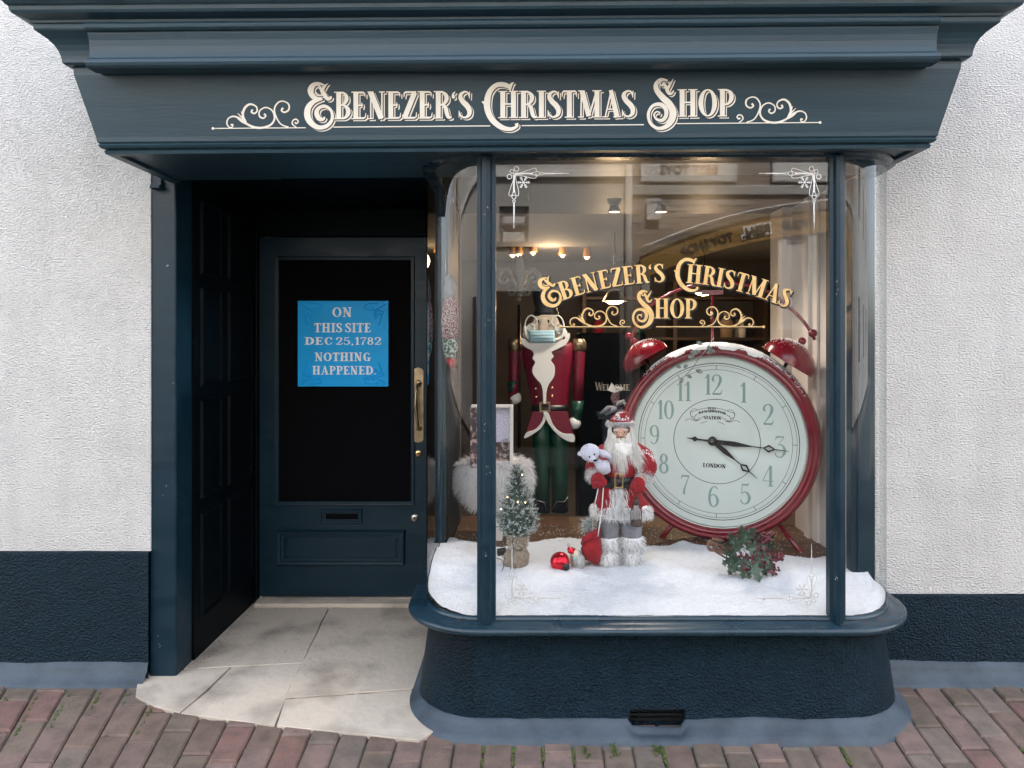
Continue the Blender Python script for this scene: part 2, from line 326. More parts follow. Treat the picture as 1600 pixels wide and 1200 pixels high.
# ---------------------------------------------------------------- lettering (flat print drawn as strokes)
T, t_ = .17, .05
def stem(x, w_=T, y0=0, y1=1, sf=.075, top=True, bot=True):
    r = [([(x, y0, w_), (x, y1, w_)], False)]
    if top: r.append(([(x-w_/2-sf, y1-.02, .04), (x+w_/2+sf, y1-.02, .04)], False))
    if bot: r.append(([(x-w_/2-sf, y0+.02, .04), (x+w_/2+sf, y0+.02, .04)], False))
    return r
def ring(cx, cy, rx, ry, wt, wn):
    return [([(cx+(rx-(wt if abs(math.cos(a)) > .5 else wn)*0)*math.cos(a), cy+ry*math.sin(a), wn+(wt-wn)*abs(math.cos(a))**1.6) for a in [2*PI*k/12 for k in range(12)]], 'c')]
def glyph(ch):
    S_ = True
    if ch == 'I': return .34, stem(.17)
    if ch == 'E': return .56, stem(.17)+[([(.17,.965,.07),(.42,.965,.07),(.48,.93,.05),(.49,.8,.02)],False),([(.17,.5,.06),(.38,.5,.06)],False),([(.38,.6,.02),(.385,.5,.06),(.38,.4,.02)],False),([(.17,.035,.07),(.44,.035,.07),(.5,.07,.05),(.52,.22,.02)],False)]
    if ch == 'B': return .60, stem(.17)+[([(.2,.965,.06),(.34,.95,.07),(.43,.84,.13),(.43,.68,.14),(.34,.54,.07),(.2,.52,.06)],S_),([(.2,.52,.06),(.38,.49,.08),(.49,.36,.15),(.49,.19,.15),(.38,.05,.08),(.2,.035,.06)],S_)]
    if ch == 'P': return .56, stem(.17)+[([(.2,.965,.06),(.36,.94,.08),(.47,.82,.15),(.47,.62,.15),(.36,.46,.08),(.2,.44,.06)],S_)]
    if ch == 'R': return .62, stem(.17)+[([(.2,.965,.06),(.35,.94,.08),(.45,.82,.14),(.45,.66,.14),(.35,.52,.08),(.2,.5,.06)],S_),([(.3,.52,.08),(.42,.4,.13),(.47,.2,.14),(.53,.05,.12),(.64,.04,.05)],S_)]
    if ch == 'D': return .66, stem(.17)+[([(.2,.965,.06),(.38,.93,.09),(.53,.74,.16),(.56,.5,.17),(.53,.26,.16),(.38,.07,.09),(.2,.035,.06)],S_)]
    if ch == 'N': return .66, [([(.13,0,.05),(.13,1,.05)],False),([(.12,.98,.19),(.5,.02,.19)],False),([(.52,0,.05),(.52,1,.05)],False),([(.02,.98,.04),(.2,.98,.04)],False),([(.03,.02,.04),(.23,.02,.04)],False),([(.42,.98,.04),(.62,.98,.04)],False)]
    if ch == 'Z': return .54, [([(.44,.94,.18),(.1,.06,.18)],False),([(.07,.78,.02),(.08,.93,.06),(.12,.965,.07),(.5,.965,.07)],False),([(.04,.035,.07),(.44,.035,.07),(.5,.07,.05),(.51,.24,.02)],False)]
    if ch == 'S': return .52, [([(.42,.78,.04),(.37,.92,.06),(.26,.965,.07),(.13,.88,.12),(.11,.75,.15),(.2,.6,.18),(.34,.45,.19),(.42,.29,.17),(.4,.12,.13),(.27,.03,.07),(.13,.08,.06),(.07,.22,.04)],S_),([(.43,.97,.03),(.42,.72,.03)],False),([(.06,.28,.03),(.06,.03,.03)],False)]
    if ch == 'H': return .72, stem(.17)+stem(.54)+[([(.2,.52,.06),(.5,.52,.06)],False)]
    if ch == 'T': return .56, stem(.28,top=False)+[([(.03,.76,.02),(.04,.93,.05),(.08,.965,.07),(.48,.965,.07),(.52,.93,.05),(.53,.76,.02)],False)]
    if ch == 'M': return .86, [([(.12,0,.05),(.14,1,.05)],False),([(.16,.98,.18),(.40,.05,.17)],False),([(.41,.05,.05),(.66,.98,.06)],False)]+stem(.68)+[([(.02,.02,.04),(.22,.02,.04)],False),([(.02,.98,.04),(.2,.98,.04)],False)]
    if ch == 'A': return .64, [([(.1,0,.05),(.32,1,.06)],False),([(.3,1,.14),(.52,0,.18)],False),([(.16,.3,.05),(.44,.3,.05)],False),([(0,.02,.04),(.2,.02,.04)],False),([(.38,.02,.04),(.66,.02,.04)],False)]
    if ch == 'O': return .68, ring(.34,.5,.24,.47,.17,.055)
    if ch == 'C': return .60, [([(.5,.75,.1),(.46,.9,.07),(.33,.97,.05),(.19,.85,.12),(.13,.5,.17),(.19,.15,.12),(.33,.03,.05),(.46,.1,.05),(.53,.27,.04)],S_),([(.52,.97,.03),(.52,.7,.03)],False)]
    if ch == 'G': return .68, glyph('C')[1][:1]+stem(.5,.14,0,.4,bot=False)
    if ch == 'L': return .52, stem(.17)+[([(.17,.035,.07),(.42,.035,.07),(.48,.22,.02)],False)]
    if ch == 'K': return .66, stem(.17)+[([(.2,.4,.05),(.52,.98,.05)],False),([(.3,.6,.15),(.56,.02,.15)],False)]
    if ch == 'W': return .9, [([(.12,1,.14),(.3,0,.14)],False),([(.3,0,.05),(.45,.9,.05)],False),([(.45,.95,.14),(.62,0,.14)],False),([(.62,0,.05),(.78,1,.05)],False)]
    if ch == "'": return .22, [([(.14,.97,.03),(.07,.88,.07),(.08,.78,.11),(.12,.74,.06)],S_)]
    if ch == '.': return .22, [([(.06,.06,.12),(.16,.06,.12)],False)]
    if ch == ',': return .26, [([(.1,.1,.13),(.16,.02,.09),(.08,-.14,.02)],S_)]
    if ch == '1': return .42, stem(.25,.14,0,1,top=False)+[([(.06,.8,.03),(.14,.85,.05),(.25,.99,.05)],False)]
    if ch == '2': return .58, [([(.13,.66,.08),(.07,.76,.11),(.13,.92,.07),(.29,.98,.05),(.44,.88,.11),(.46,.7,.14),(.36,.45,.10),(.18,.2,.05),(.06,.05,.04)],S_),([(.05,.045,.09),(.46,.045,.09),(.5,.1,.06),(.54,.26,.02)],False)]
    if ch == '3': return .58, [([(.07,.78,.02),(.1,.9,.05),(.13,.95,.08),(.48,.955,.06)],False),([(.48,.95,.03),(.2,.58,.03)],False),([(.2,.58,.04),(.38,.58,.06),(.49,.42,.12),(.5,.24,.13),(.38,.05,.07),(.22,.015,.05),(.09,.1,.06),(.06,.22,.04)],S_)]
    if ch == '4': return .62, stem(.42,.13,0,1,top=False)+[([(.4,.99,.04),(.03,.27,.04)],False),([(.02,.26,.035),(.58,.26,.035)],False)]
    if ch == '5': return .58, [([(.14,.97,.04),(.11,.5,.04)],False),([(.13,.94,.08),(.42,.95,.09),(.49,1.03,.02)],False),([(.11,.5,.04),(.25,.6,.05),(.42,.53,.1),(.5,.32,.14),(.42,.1,.1),(.27,.02,.05),(.12,.08,.06),(.06,.22,.06)],S_)]
    if ch == '6': return .60, [([(.5,.86,.05),(.42,.95,.06),(.3,.97,.05),(.15,.8,.1),(.09,.45,.13),(.14,.14,.1),(.29,.025,.05),(.45,.13,.1),(.5,.3,.13),(.44,.5,.1),(.3,.6,.05),(.15,.52,.05)],S_)]
    if ch == '7': return .54, [([(.06,.76,.02),(.09,.9,.06),(.12,.94,.09),(.5,.945,.09)],False),([(.5,.94,.05),(.34,.55,.06),(.24,.25,.1),(.22,0,.13)],S_)]
    if ch == '8': return .58, ring(.28,.75,.155,.21,.12,.05)+ring(.28,.27,.19,.25,.13,.055)
    if ch == '9': return .60, [([(1*.58-x, 1-y, w_) for x, y, w_ in glyph('6')[1][0][0]], True)]
    if ch == '0': return .60, ring(.30,.5,.21,.47,.14,.05)
    if ch == '@E':   # swash E, design pixels turned into cap heights
        q = lambda L_: [((x-125)/220, (400-y)/220, k*.82/220) for x, y, k in L_]
        return 1.05, [(q([(300,115,14),(250,100,30),(205,115,46),(183,155,52),(200,200,52),(235,228,44),(278,222,16)]),S_),
          (q([(285,232,14),(215,250,44),(168,300,58),(160,370,64),(190,430,58),(250,468,46),(320,455,40),(362,400,32),(355,330,28),(305,292,34),(255,305,36),(235,345,46),(255,393,48),(288,400,32),(302,380,16)]),S_),
          (q([(205,175,14),(212,135,16),(240,112,16),(265,130,18),(258,150,22)]),S_),(q([(262,130,20),(290,180,44),(322,228,34),(345,225,34),(355,208,18)]),S_),(q([(285,150,34),(308,118,20),(330,100,4)]),S_),(q([(225,160,10),(240,195,16),(280,200,16)]),S_)]
    if ch == '@C':
        q = lambda L_: [((x-45)/160, (285-y)/160, k/160) for x, y, k in L_]
        return 1.0, [(q([(208,112,6),(200,95,26),(165,84,28),(125,92,28),(90,130,32),(76,190,38),(82,245,36),(112,300,34),(165,340,30),(215,350,22),(252,335,16),(250,316,22)]),S_),(q([(44,185,3),(58,192,18),(76,200,30)]),S_),(q([(235,72,4),(218,88,18),(212,122,8)]),S_)]
    if ch == '@S':
        q = lambda L_: [((x-1025)/160, (275-y)/160, k*.74/160) for x, y, k in L_]
        return 1.1, [(q([(1128,84,20),(1112,88,12),(1106,72,12),(1125,54,16),(1150,62,14)]),S_),
          (q([(1152,58,10),(1112,52,24),(1084,78,36),(1086,115,42),(1120,158,50),(1162,200,55),(1184,250,56),(1172,300,48),(1138,334,34),(1090,342,26),(1048,310,25),(1036,256,24),(1060,210,24),(1105,200,32),(1138,225,34),(1142,265,32),(1120,294,28),(1085,288,20),(1070,262,14),(1085,244,12),(1104,250,10),(1100,264,8)]),S_),
          (q([(1126,66,12),(1140,96,26),(1156,132,26),(1174,136,18),(1188,118,8)]),S_),(q([(1150,108,26),(1168,78,18),(1186,48,3)]),S_)]
    return .3, []
def word_width(chars, track=0): return sum(glyph(c)[0]+track for c in chars)-track
def put_glyph(mb, ch, fmap, layers, lift=.001, wmul=1):
    """fmap(u,v,lift)->world, layers = [(mat index, grow, (dx,dy))] from the lowest up"""
    for li, (mi, grow, off) in enumerate(layers):
        for i, (pts, mode) in enumerate(glyph(ch)[1]):
            mb.ribbon(pts, fmap, lift+li*.0009+i*.00008, mi, smooth=bool(mode), closed=(mode == 'c'), grow=grow, off=off, wmul=wmul)
def letters(text, x0, x1, base, h, mp, layers, mats, parent, arc=None, name='letter', wmul=1, one=None, track=.0):
    """text: list of glyph keys; x0..x1 px extent, base px baseline, h px cap height; mp(px,py,lift)->world"""
    W = word_width(text, track); sx = (x1-x0)/W; x = x0; mb = one
    for ch in text:
        adv = glyph(ch)[0]
        if glyph(ch)[1]:
            if one is None: mb = MB()
            xm = x+adv*sx/2
            if arc:
                cx, cy, Rr = arc; th = (xm-cx)/Rr
                def f(u, v, l, th=th, adv=adv): 
                    a = (u-adv/2)*sx; b = v*h
                    X = cx+(Rr+b)*math.sin(th)+a*math.cos(th); Y_ = cy-(Rr+b)*math.cos(th)+a*math.sin(th)
                    return mp(X, Y_, l)
            else:
                def f(u, v, l, x=x): return mp(x+u*sx, base(x+u*sx)-v*h if callable(base) else base-v*h, l)
            put_glyph(mb, ch, f, layers, wmul=wmul)
            if one is None: mb.build(name, mats, parent)
        x += (adv+track)*sx
def scroll(mb, x0, x1, y0, mp, m=0, line=True, lw=1.0, lift=.001, line_to=None, shadow=None):
    """ornamental scroll; x0 outer end, x1 inner end (mirrored when x1<x0)"""
    k = (x1-x0)/725.0; ak = abs(k)
    st = [[(508,780,12),(525,776,7),(520,796,6),(495,795,7),(478,765,8),(490,728,8),(530,712,9),(580,730,11),(640,775,12),(700,800,13),(760,802,13),(820,780,12),(850,735,11),(842,685,9),(815,655,8),(775,645,8),(735,670,8),(732,710,9),(760,728,10),(782,710,9),(768,694,12)],
          [(622,760,8),(603,700,14),(620,645,14),(660,618,12),(705,635,9),(715,668,9),(695,690,10),(670,680,10),(680,660,12)],
          [(960,800,8),(900,775,8),(862,715,9),(850,655,9),(878,607,9),(920,597,8),(960,620,9),(962,662,10),(930,683,10),(905,668,10),(918,648,13)],
          [(1020,800,6),(990,775,8),(995,748,8),(1018,738,8),(1036,755,8),(1022,772,8),(1010,762,10)],
          [(640,780,5),(590,750,9),(545,712,2)],[(638,770,5),(600,725,9),(562,688,2)],[(630,755,5),(605,710,8),(588,672,2)]]
    for li in ([0] if shadow is None else [1, 0]):
        for i, s_ in enumerate(st):
            mb.ribbon([(x0+(x-370)*k, y0-(805-y)*ak, wd*ak*lw*1.15) for x, y, wd in s_], mp, lift-.0008*li+i*.00008, shadow if li else m, grow=.7*li, off=(1.2*li, 1.2*li))
        xe = line_to if line_to is not None else x1
        mb.ribbon([(x0, y0, 1.3*lw), (xe, y0, 1.3*lw)], mp, lift-.0008*li+.0007, shadow if li else m, smooth=False, grow=.5*li, off=(1*li, 1*li))
        mb.disc2(x0, y0, 2.2, mp, lift+.0009-.0008*li, shadow if li else m)
def plane_map(p0, nrm):
    p0 = Vector(p0); nrm = Vector(nrm).normalized(); c = Vector((0, 0, EYE))
    def f(px, py, lift=0):
        d_ = Vector(((px-VX)/FPX, 1, -(py-VY)/FPX)); t = (p0-c).dot(nrm)/d_.dot(nrm)
        return c+d_*t+nrm*lift
    return f
# ================================================================= THE SETTING
GZ = -.005; WY = 3.18
def gz(Y): return GZ-.055*max(0, 3.08-Y)        # the pavement falls gently towards the road
g = MB(); g.box(-30, 30, 3.08, 30, -.25, GZ-.012); g.add([(-30, 1.2, -.3), (30, 1.2, -.3), (30, 3.08, -.3), (-30, 3.08, -.3), (-30, 1.2, gz(1.2)-.012), (30, 1.2, gz(1.2)-.012), (30, 3.08, GZ-.012), (-30, 3.08, GZ-.012)], [(0,3,2,1),(4,5,6,7),(0,1,5,4),(2,3,7,6)]); pavement = g.build('pavement', 'mortar'); tag(pavement, kind='structure')
g = MB(); g.box(-30, 30, -3.4, 1.06, -.4, -.22); tag(g.build('road', 'road'), kind='structure')
g = MB(); g.box(-30, 30, 1.06, 1.2, -.4, gz(1.2)); tag(g.build('kerb', 'pave', bevel=.012), kind='structure')
g = MB(); g.box(-30, 30, -12, -3.4, -.4, -.1); tag(g.build('far_pavement', 'pave', bevel=.012), kind='structure')
def gx(u):
    return (-.223*(max(0, -u-.5))**1.43) if u < 0 else .07*u
def X(u, Y): return u+gx(u)*(Y-2.6)
W_, L_ = .108, .213
flag_edge = [(-2.4, 3.08), (-1.62, 3.04), (-1.40, 2.93), (-1.0, 2.86), (-.80, 2.82), (-.44, 2.745)]
def hidden(u, Y): return Y > 3.2 or (-.4 < u < 1.4 and Y > 2.84) or (-1.45 < u < -.4 and Y > 3.08)
k = 0
u = -2.43
ci = 0
while u < 2.6:
    y = 2.28+(.0 if ci % 2 else .107)-.03*(ci % 3)
    while y < 3.25:
        y1 = y+L_
        if not hidden(u+W_/2, y):
            j = .0026; mb = MB(); e = .006; dz = random.uniform(-.0035, .0035); sk = random.uniform(-.002, .002)
            c_ = [(u+j, y+j), (u+W_-j, y+j), (u+W_-j, y1-j), (u+j, y1-j)]; ins = [(u+j+e, y+j+e), (u+W_-j-e, y+j+e), (u+W_-j-e, y1-j-e), (u+j+e, y1-j-e)]
            vs = [(X(a, b), b, gz(b)-.05) for a, b in c_]+[(X(a, b), b, gz(b)-.007+dz) for a, b in c_]+[(X(a, b), b, gz(b)+dz+sk*(1 if q > 1 else -1)) for q, (a, b) in enumerate(ins)]
            fs = [(8,9,10,11)]+[(4+q, 4+(q+1) % 4, 8+(q+1) % 4, 8+q) for q in range(4)]+[(q, (q+1) % 4, 4+(q+1) % 4, 4+q) for q in range(4)]
            mb.add(vs, fs); mb.build('brick', 'brick%d' % random.choice([0,1,0,1,2,3,4,2]), pavement)
        y = y1
    u += W_; ci += 1
# moss tufts growing in the joints
mb = MB()
for _ in range(420):
    if random.random() < .62: u = -2.3+W_*random.randint(0, 9)+.13*0; Y = random.uniform(2.75, 3.05); s_ = .007
    else: u = -2.43+W_*random.choice([21, 22, 23, 24, 27, 33, 39, 40]); Y = random.choice([2.6, 2.64, 2.67])+random.gauss(0, .012); s_ = .008
    mb.ball((X(u, Y)+random.gauss(0, .003), Y, gz(Y)-.002), s_*random.uniform(.4, 1), 6, sc=(1, 1.6, .6))
tag(mb.build('moss', 'moss', pavement), kind='stuff')
mb = MB()
for c0 in [P(1031, 1183, 2.62), P(915, 1188, 2.62), P(962, 1182, 2.62)]:
    for _ in range(26):
        mb.strand((c0.x+random.gauss(0, .007), 2.655+random.gauss(0, .02), gz(2.655)), (random.gauss(0, .6), random.gauss(0, .6), .8), .022, .006, 0, .2)
tag(mb.build('weeds', 'moss', pavement), kind='stuff')

# ---- doorway floor with flagstones
mb = MB(); q_ = [(-1.70, 3.08), (-1.36, 2.95), (-.9, 2.865), (-.42, 2.79), (-.30, 2.79), (-.30, 4.2), (-1.52, 4.2), (-1.52, 3.3), (-1.70, 3.3)]; mb.add([(a, b, gz(b)-.010) for a, b in q_], [tuple(range(9))])
dfl = mb.build('doorway_floor', 'joint'); tag(dfl, kind='structure')
def flag(polypx, z=0.0, nm='flagstone'):
    pts = [G(x, y, z) for x, y in polypx]; c = sum(pts, Vector())/len(pts)
    # subdivide edges for a slightly irregular outline
    out = []
    for i, p in enumerate(pts):
        q = pts[(i+1) % len(pts)]; n_ = max(1, int((q-p).length/.08))
        for k_ in range(n_):
            r = p.lerp(q, k_/n_); dd = (c-r).normalized()*(.0052+random.uniform(-.0018, .0018)); out.append(r+dd)
    out = [Vector((v.x, v.y, gz(v.y)+.007)) for v in out]; m = MB(); m.prism([v-Vector((0, 0, .05)) for v in out], (0, 0, .05)); return m.build(nm, 'stone', dfl, bevel=.003)
flag([(372, 942), (517, 943), (474, 1036), (240, 1049), (240, 1046)])
flag([(517, 943), (760, 943), (752, 1070), (444, 1090)])
flag([(215, 1052), (270, 1048), (362, 1042), (322, 1080), (281, 1111), (240, 1101), (209, 1087)])
flag([(362, 1042), (474, 1036), (430, 1128), (350, 1120), (281, 1111), (322, 1080)])
flag([(444, 1091), (752, 1070), (715, 1120), (655, 1149), (530, 1138), (430, 1128)])
mb = MB(); mb.box(-1.49, -.3, 4.0, 4.2, -.02, .022); mb.build('threshold', 'stone', dfl, bevel=.006)
gr = MB()
def grit(x, Y, s_, z=None):
    z = gz(Y)+.0075 if z is None else z; a_ = random.random()*6.28
    p = [Vector((x+s_*math.cos(a_+k*2.09)*random.uniform(.6, 1.2), Y+s_*math.sin(a_+k*2.09)*random.uniform(.6, 1.2), z)) for k in range(3)]+[Vector((x, Y, z+s_*.6))]
    gr.add(p, [(0,1,3), (1,2,3), (2,0,3)])
for _ in range(1100):
    t = random.random()
    if t < .35: Y = random.uniform(3.25, 4.0); x = -1.505+abs(random.gauss(0, .035))
    elif t < .6: x = random.uniform(-1.5, -.5); Y = 4.0-abs(random.gauss(0, .03))
    elif t < .75: x, Y = -1.15+random.gauss(0, .12), 3.55+random.gauss(0, .12)
    elif t < .85: x, Y = -.95+random.gauss(0, .10), 3.28+random.gauss(0, .06)
    else: x, Y = random.uniform(-1.45, -.5), random.uniform(2.95, 3.95)
    grit(x, Y, random.uniform(.001, .0032))
tag(gr.build('grit', 'joint', dfl), kind='stuff')
gr = MB()
for _ in range(900):
    x = random.uniform(-2.3, 2.5); Y = random.uniform(2.5, 3.05)
    if not hidden(x, Y): grit(x, Y, random.uniform(.001, .003), gz(Y)+.001)
tag(gr.build('grit', 'pave', pavement), kind='stuff')
# ---- sky is the world; hills etc. are not in view

# ================================================================= SHOP BUILDING
shop = thing('shop_building', (0, WY, 0), 'white roughcast shop building with navy plinth around the Christmas shopfront', 'building')
def wall_panel(x0, x1, z0, z1, name, m, dy=0.0, yb=.3):
    b_ = MB(); b_.box(x0, x1, WY-dy, WY+yb, z0, z1); return b_.build(name, m, shop)
XL, XR = -1.628, 1.47
wall_panel(-7, XL-.002, .545, 2.80, 'wall', 'white_render')
wall_panel(XR+.03, 8, .36, 2.80, 'wall', 'white_render')
wall_panel(-7, 8, 2.80, 12.6, 'wall', 'white_render', yb=3)  # unseen upper storeys, made this tall to shade the street and lower fronts opposite
def bumpy_plinth(x0, x1, z1, wob):
    b_ = MB(); n = max(2, int((x1-x0)/.04)); vs = []
    for i in range(n+1):
        x = x0+(x1-x0)*i/n; zz = z1+wob*noise.noise(Vector((x*5, 3, 0)))+.3*wob*noise.noise(Vector((x*23, 1, 0)))
        vs += [(x, WY-.016, -.05), (x, WY-.016, zz-.006), (x, WY-.010, zz), (x, WY+.29, zz), (x, WY+.29, -.05)]
    b_.add(vs, [(5*i+j, 5*(i+1)+j, 5*(i+1)+j+1, 5*i+j+1) for i in range(n) for j in range(4)]); return b_.build('plinth', 'navy_render', shop)
bumpy_plinth(-7, XL-.004, .543, .007); bumpy_plinth(XR-.02, 8, .358, .009)
def skirting(path, name='skirting', h=.075, out=.07, parent=None, base=.016, drop=0):
    b_ = MB(); fine = []
    for i in range(len(path)-1):
        p, q = Vector(path[i]), Vector(path[i+1]); n = max(1, int((q-p).length/.02))
        for k_ in range(n): fine.append(tuple(p.lerp(q, k_/n)))
    fine.append(path[-1]); prof = [(base-.01, h), (base+.004, h), (base+.012, h*.6), (base+.028, h*.25), (base+.05, .004-drop*.6), (base+out, -.008-drop), (base+out, -.06)]
    n0 = len(b_.v); b_.sweep(fine, prof)
    k_ = len(prof)
    for i in range(len(fine)):
        wz = .011*noise.noise(Vector((fine[i][0]*4, fine[i][1]*4, 0)))+.004*noise.noise(Vector((fine[i][0]*17, fine[i][1]*17, 0)))
        wd = .01*noise.noise(Vector((fine[i][0]*6, fine[i][1]*6, 9)))
        for j in range(k_):
            if j < 3: b_.v[n0+i*k_+j].z += wz
            if j > 3: b_.v[n0+i*k_+j].y -= wd
            if parent and j < 4 and fine[i][1] < 2.81 and .385 < fine[i][0] < .592: b_.v[n0+i*k_+j].z -= .034
    return b_.build(name, 'skirt', parent or shop)
skirting([(-7, WY), (XL-.004, WY)]); skirting([(XR+.03, WY), (8, WY)])
# left pilaster and recess lining
b_ = MB(); b_.box(-1.640, -1.523, WY+.006, WY+.16, -.01, 2.19); b_.build('pilaster', 'navy', shop, bevel=.008)
# panelled side lining on the left of the recess
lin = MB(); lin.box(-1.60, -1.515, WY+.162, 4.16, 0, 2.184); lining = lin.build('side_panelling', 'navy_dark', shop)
def panel_on_x(x, y0, y1, z0, z1):
    m = MB(); w_ = .012
    # bolection frame: four mitred bars proud of the lining
    o_ = [(y0, z0), (y1, z0), (y1, z1), (y0, z1)]; i_ = [(y0+.022, z0+.022), (y1-.022, z0+.022), (y1-.022, z1-.022), (y0+.022, z1-.022)]; mm = [(y0+.010, z0+.010), (y1-.010, z0+.010), (y1-.010, z1-.010), (y0+.010, z1-.010)]
    vs = [(x, a, b) for a, b in o_]+[(x+w_, a, b) for a, b in mm]+[(x+.003, a, b) for a, b in i_]
    fs = [(q, (q+1) % 4, 4+(q+1) % 4, 4+q) for q in range(4)]+[(4+q, 4+(q+1) % 4, 8+(q+1) % 4, 8+q) for q in range(4)]+[(8, 9, 10, 11)]
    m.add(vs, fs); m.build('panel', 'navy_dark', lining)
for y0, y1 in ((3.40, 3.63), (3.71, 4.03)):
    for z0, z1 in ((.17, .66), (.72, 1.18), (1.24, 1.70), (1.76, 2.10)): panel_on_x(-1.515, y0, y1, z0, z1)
# recess back: frame around the door, transom above, ceiling
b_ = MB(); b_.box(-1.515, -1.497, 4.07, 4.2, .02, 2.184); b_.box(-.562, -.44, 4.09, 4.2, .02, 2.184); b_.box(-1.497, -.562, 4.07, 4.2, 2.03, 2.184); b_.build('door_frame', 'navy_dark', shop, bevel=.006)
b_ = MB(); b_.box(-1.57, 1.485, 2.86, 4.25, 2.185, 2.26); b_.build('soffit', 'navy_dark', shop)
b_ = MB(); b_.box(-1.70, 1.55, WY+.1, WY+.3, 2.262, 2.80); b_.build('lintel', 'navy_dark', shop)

# ---- fascia and cornice (sweep round three sides)
TI = .0077
BY = 2.68; bx0, bx1 = -1.566, 1.490
path = [(bx0, WY+.02), (bx0, BY), (bx1, BY), (bx1, WY+.02)]
# outward normal of path must point away: reverse order gives right-hand normals
fascia_prof = [(-.5, 2.162), (-.055, 2.162), (-.052, 2.150), (-.018, 2.150), (-.014, 2.160), (-.020, 2.166), (-.006, 2.170), (.000, 2.178), (-.004, 2.184), (.002, 2.190), (.004, 2.205), (.054, 2.415), (.0555, 2.440)]
b_ = MB(); b_.sweep(path, fascia_prof, tilt=TI, smooth=False); fas = b_.build('fascia_board', 'navy_grain', shop)
corn_prof = [(.0555, 2.440), (.074, 2.444), (.080, 2.450), (.081, 2.462), (.083, 2.472), (.088, 2.488), (.097, 2.505), (.110, 2.520), (.126, 2.532), (.138, 2.540), (.141, 2.546), (.141, 2.560), (.148, 2.562), (.150, 2.570), (.185, 2.580), (.190, 2.588), (.192, 2.600), (.200, 2.606), (.212, 2.625), (.222, 2.65), (.225, 2.70), (.0, 2.74), (-.5, 2.80)]
b_ = MB(); b_.sweep(path, corn_prof, tilt=TI, smooth=False); b_.build('cornice', 'navy_grain', shop)
# roller blind box moulding planted on the cornice
x0, x1 = -1.515, 1.412
prof = [(.050, 2.425), (.055, 2.412), (.075, 2.410), (.080, 2.418), (.100, 2.404), (.150, 2.403), (.160, 2.408), (.165, 2.418), (.162, 2.430), (.152, 2.436), (.143, 2.438), (.140, 2.444), (.137, 2.462), (.138, 2.482), (.142, 2.502), (.149, 2.522), (.150, 2.527), (.160, 2.529), (.168, 2.535), (.171, 2.545), (.164, 2.554), (.12, 2.557), (.05, 2.55)]
b_ = MB(); n = 24; vs = []
for i in range(n+1):
    x = x0+(x1-x0)*i/n
    for d_, z in prof: vs.append((x, BY-d_, z+TI*x+.0012*noise.noise(Vector((x*4, z*30, 0)))))
k_ = len(prof); b_.add(vs, [(i*k_+j, i*k_+(j+1) % k_, (i+1)*k_+(j+1) % k_, (i+1)*k_+j) for i in range(n) for j in range(k_)]+[tuple(reversed(range(k_))), tuple(n*k_+j for j in range(k_))], 0, False)
b_.build('blind_box', 'navy_grain', shop, bevel=.0015)
# lead flashing dressed over the top edge
b_ = MB(); n = 160; vs = []
for i in range(n+1):
    x = -1.80+3.52*i/n; dz = .012*noise.noise(Vector((x*9, 0, 0)))+.008*noise.noise(Vector((x*31, 4, 0)))
    yy = BY-.232-.006*noise.noise(Vector((x*12, 7, 0)))
    vs += [(x, yy, 2.618+TI*x+dz), (x, yy-.004, 2.645+TI*x+dz*.3), (x, yy+.01, 2.712+TI*x), (x, WY+.02, 2.83)]
b_.add(vs, [(4*i+j, 4*(i+1)+j, 4*(i+1)+j+1, 4*i+j+1) for i in range(n) for j in range(3)], 0, True); b_.build('lead_flashing', 'lead', shop)

# ---- sign lettering on the fascia
sign = thing('sign_lettering', (0, BY, 2.3), 'cream Victorian shop name lettering with scrolls on the navy fascia', 'lettering')
FM = plane_map((0, BY-.005, 2.2055), Vector((1, 0, TI)).cross(Vector((0, -.046, .195))))
if (FM(800, 170, .1)-Vector((0, 0, EYE))).length > (FM(800, 170, 0)-Vector((0, 0, EYE))).length:
    FM = plane_map((0, BY-.005, 2.2055), -Vector((1, 0, TI)).cross(Vector((0, -.046, .195))))
LAY = [(2, .004, (.068, -.068)), (1, .012, (.026, -.026)), (0, 0, (0, 0))]
sm = ['cream', 'brown_line', 'cream']
bl = lambda base: (lambda x: base-(x-620)*.0077)
for txt, a, b, base, h in ((['@E'], 474, 518, 185.5, 41), (list("BENEZER'S"), 522, 738, 185.8, 43), (['@C'], 753, 795, 186, 42), (list('HRISTMAS'), 778, 993, 186, 42.5), (['@S'], 1010, 1056, 186, 42), (list('HOP'), 1058, 1146, 186, 43)):
    letters(txt, a, b, bl(base), h, FM, LAY, sm, sign)
ln = bl(200)
mbs = MB()
def tilt_map(px, py, l=0): return FM(px, py-(px-620)*.0077, l)
scroll(mbs, 333, 478, 198.5, tilt_map, 0, lw=1.15); mbs.build('scroll', 'cream', sign)
mbs = MB(); scroll(mbs, 1281, 1140, 196.5, tilt_map, 0, lw=1.15, line_to=1057); mbs.build('scroll', 'cream', sign)
mbs = MB()
for a, b in ((521, 766), (815, 1006)): mbs.ribbon([(a, 197.8, 1.6), (b, 197.8, 1.6)], tilt_map, .001, 0, smooth=False)
mbs.build('underline', 'cream', sign)

# small bracket on the pilaster
br = thing('wall_bracket', (-1.58, WY-.01, 2.1), 'small painted iron bracket at the top of the left pilaster', 'bracket')
b_ = MB(); c = P(252, 278, WY+.005); b_.obox(c, (.008, 0, 0), (0, .014, 0), (0, 0, .032)); b_.ball(c+Vector((0, -.014, .014)), .011, 8); b_.obox(c+Vector((-.008, -.02, -.045)), (.022, 0, 0), (0, .022, 0), (0, 0, .008)); b_.obox(c+Vector((.004, -.012, -.03)), (.007, 0, 0), (0, .010, 0), (0, 0, .014)); b_.build('bracket_body', 'navy', br, bevel=.003)

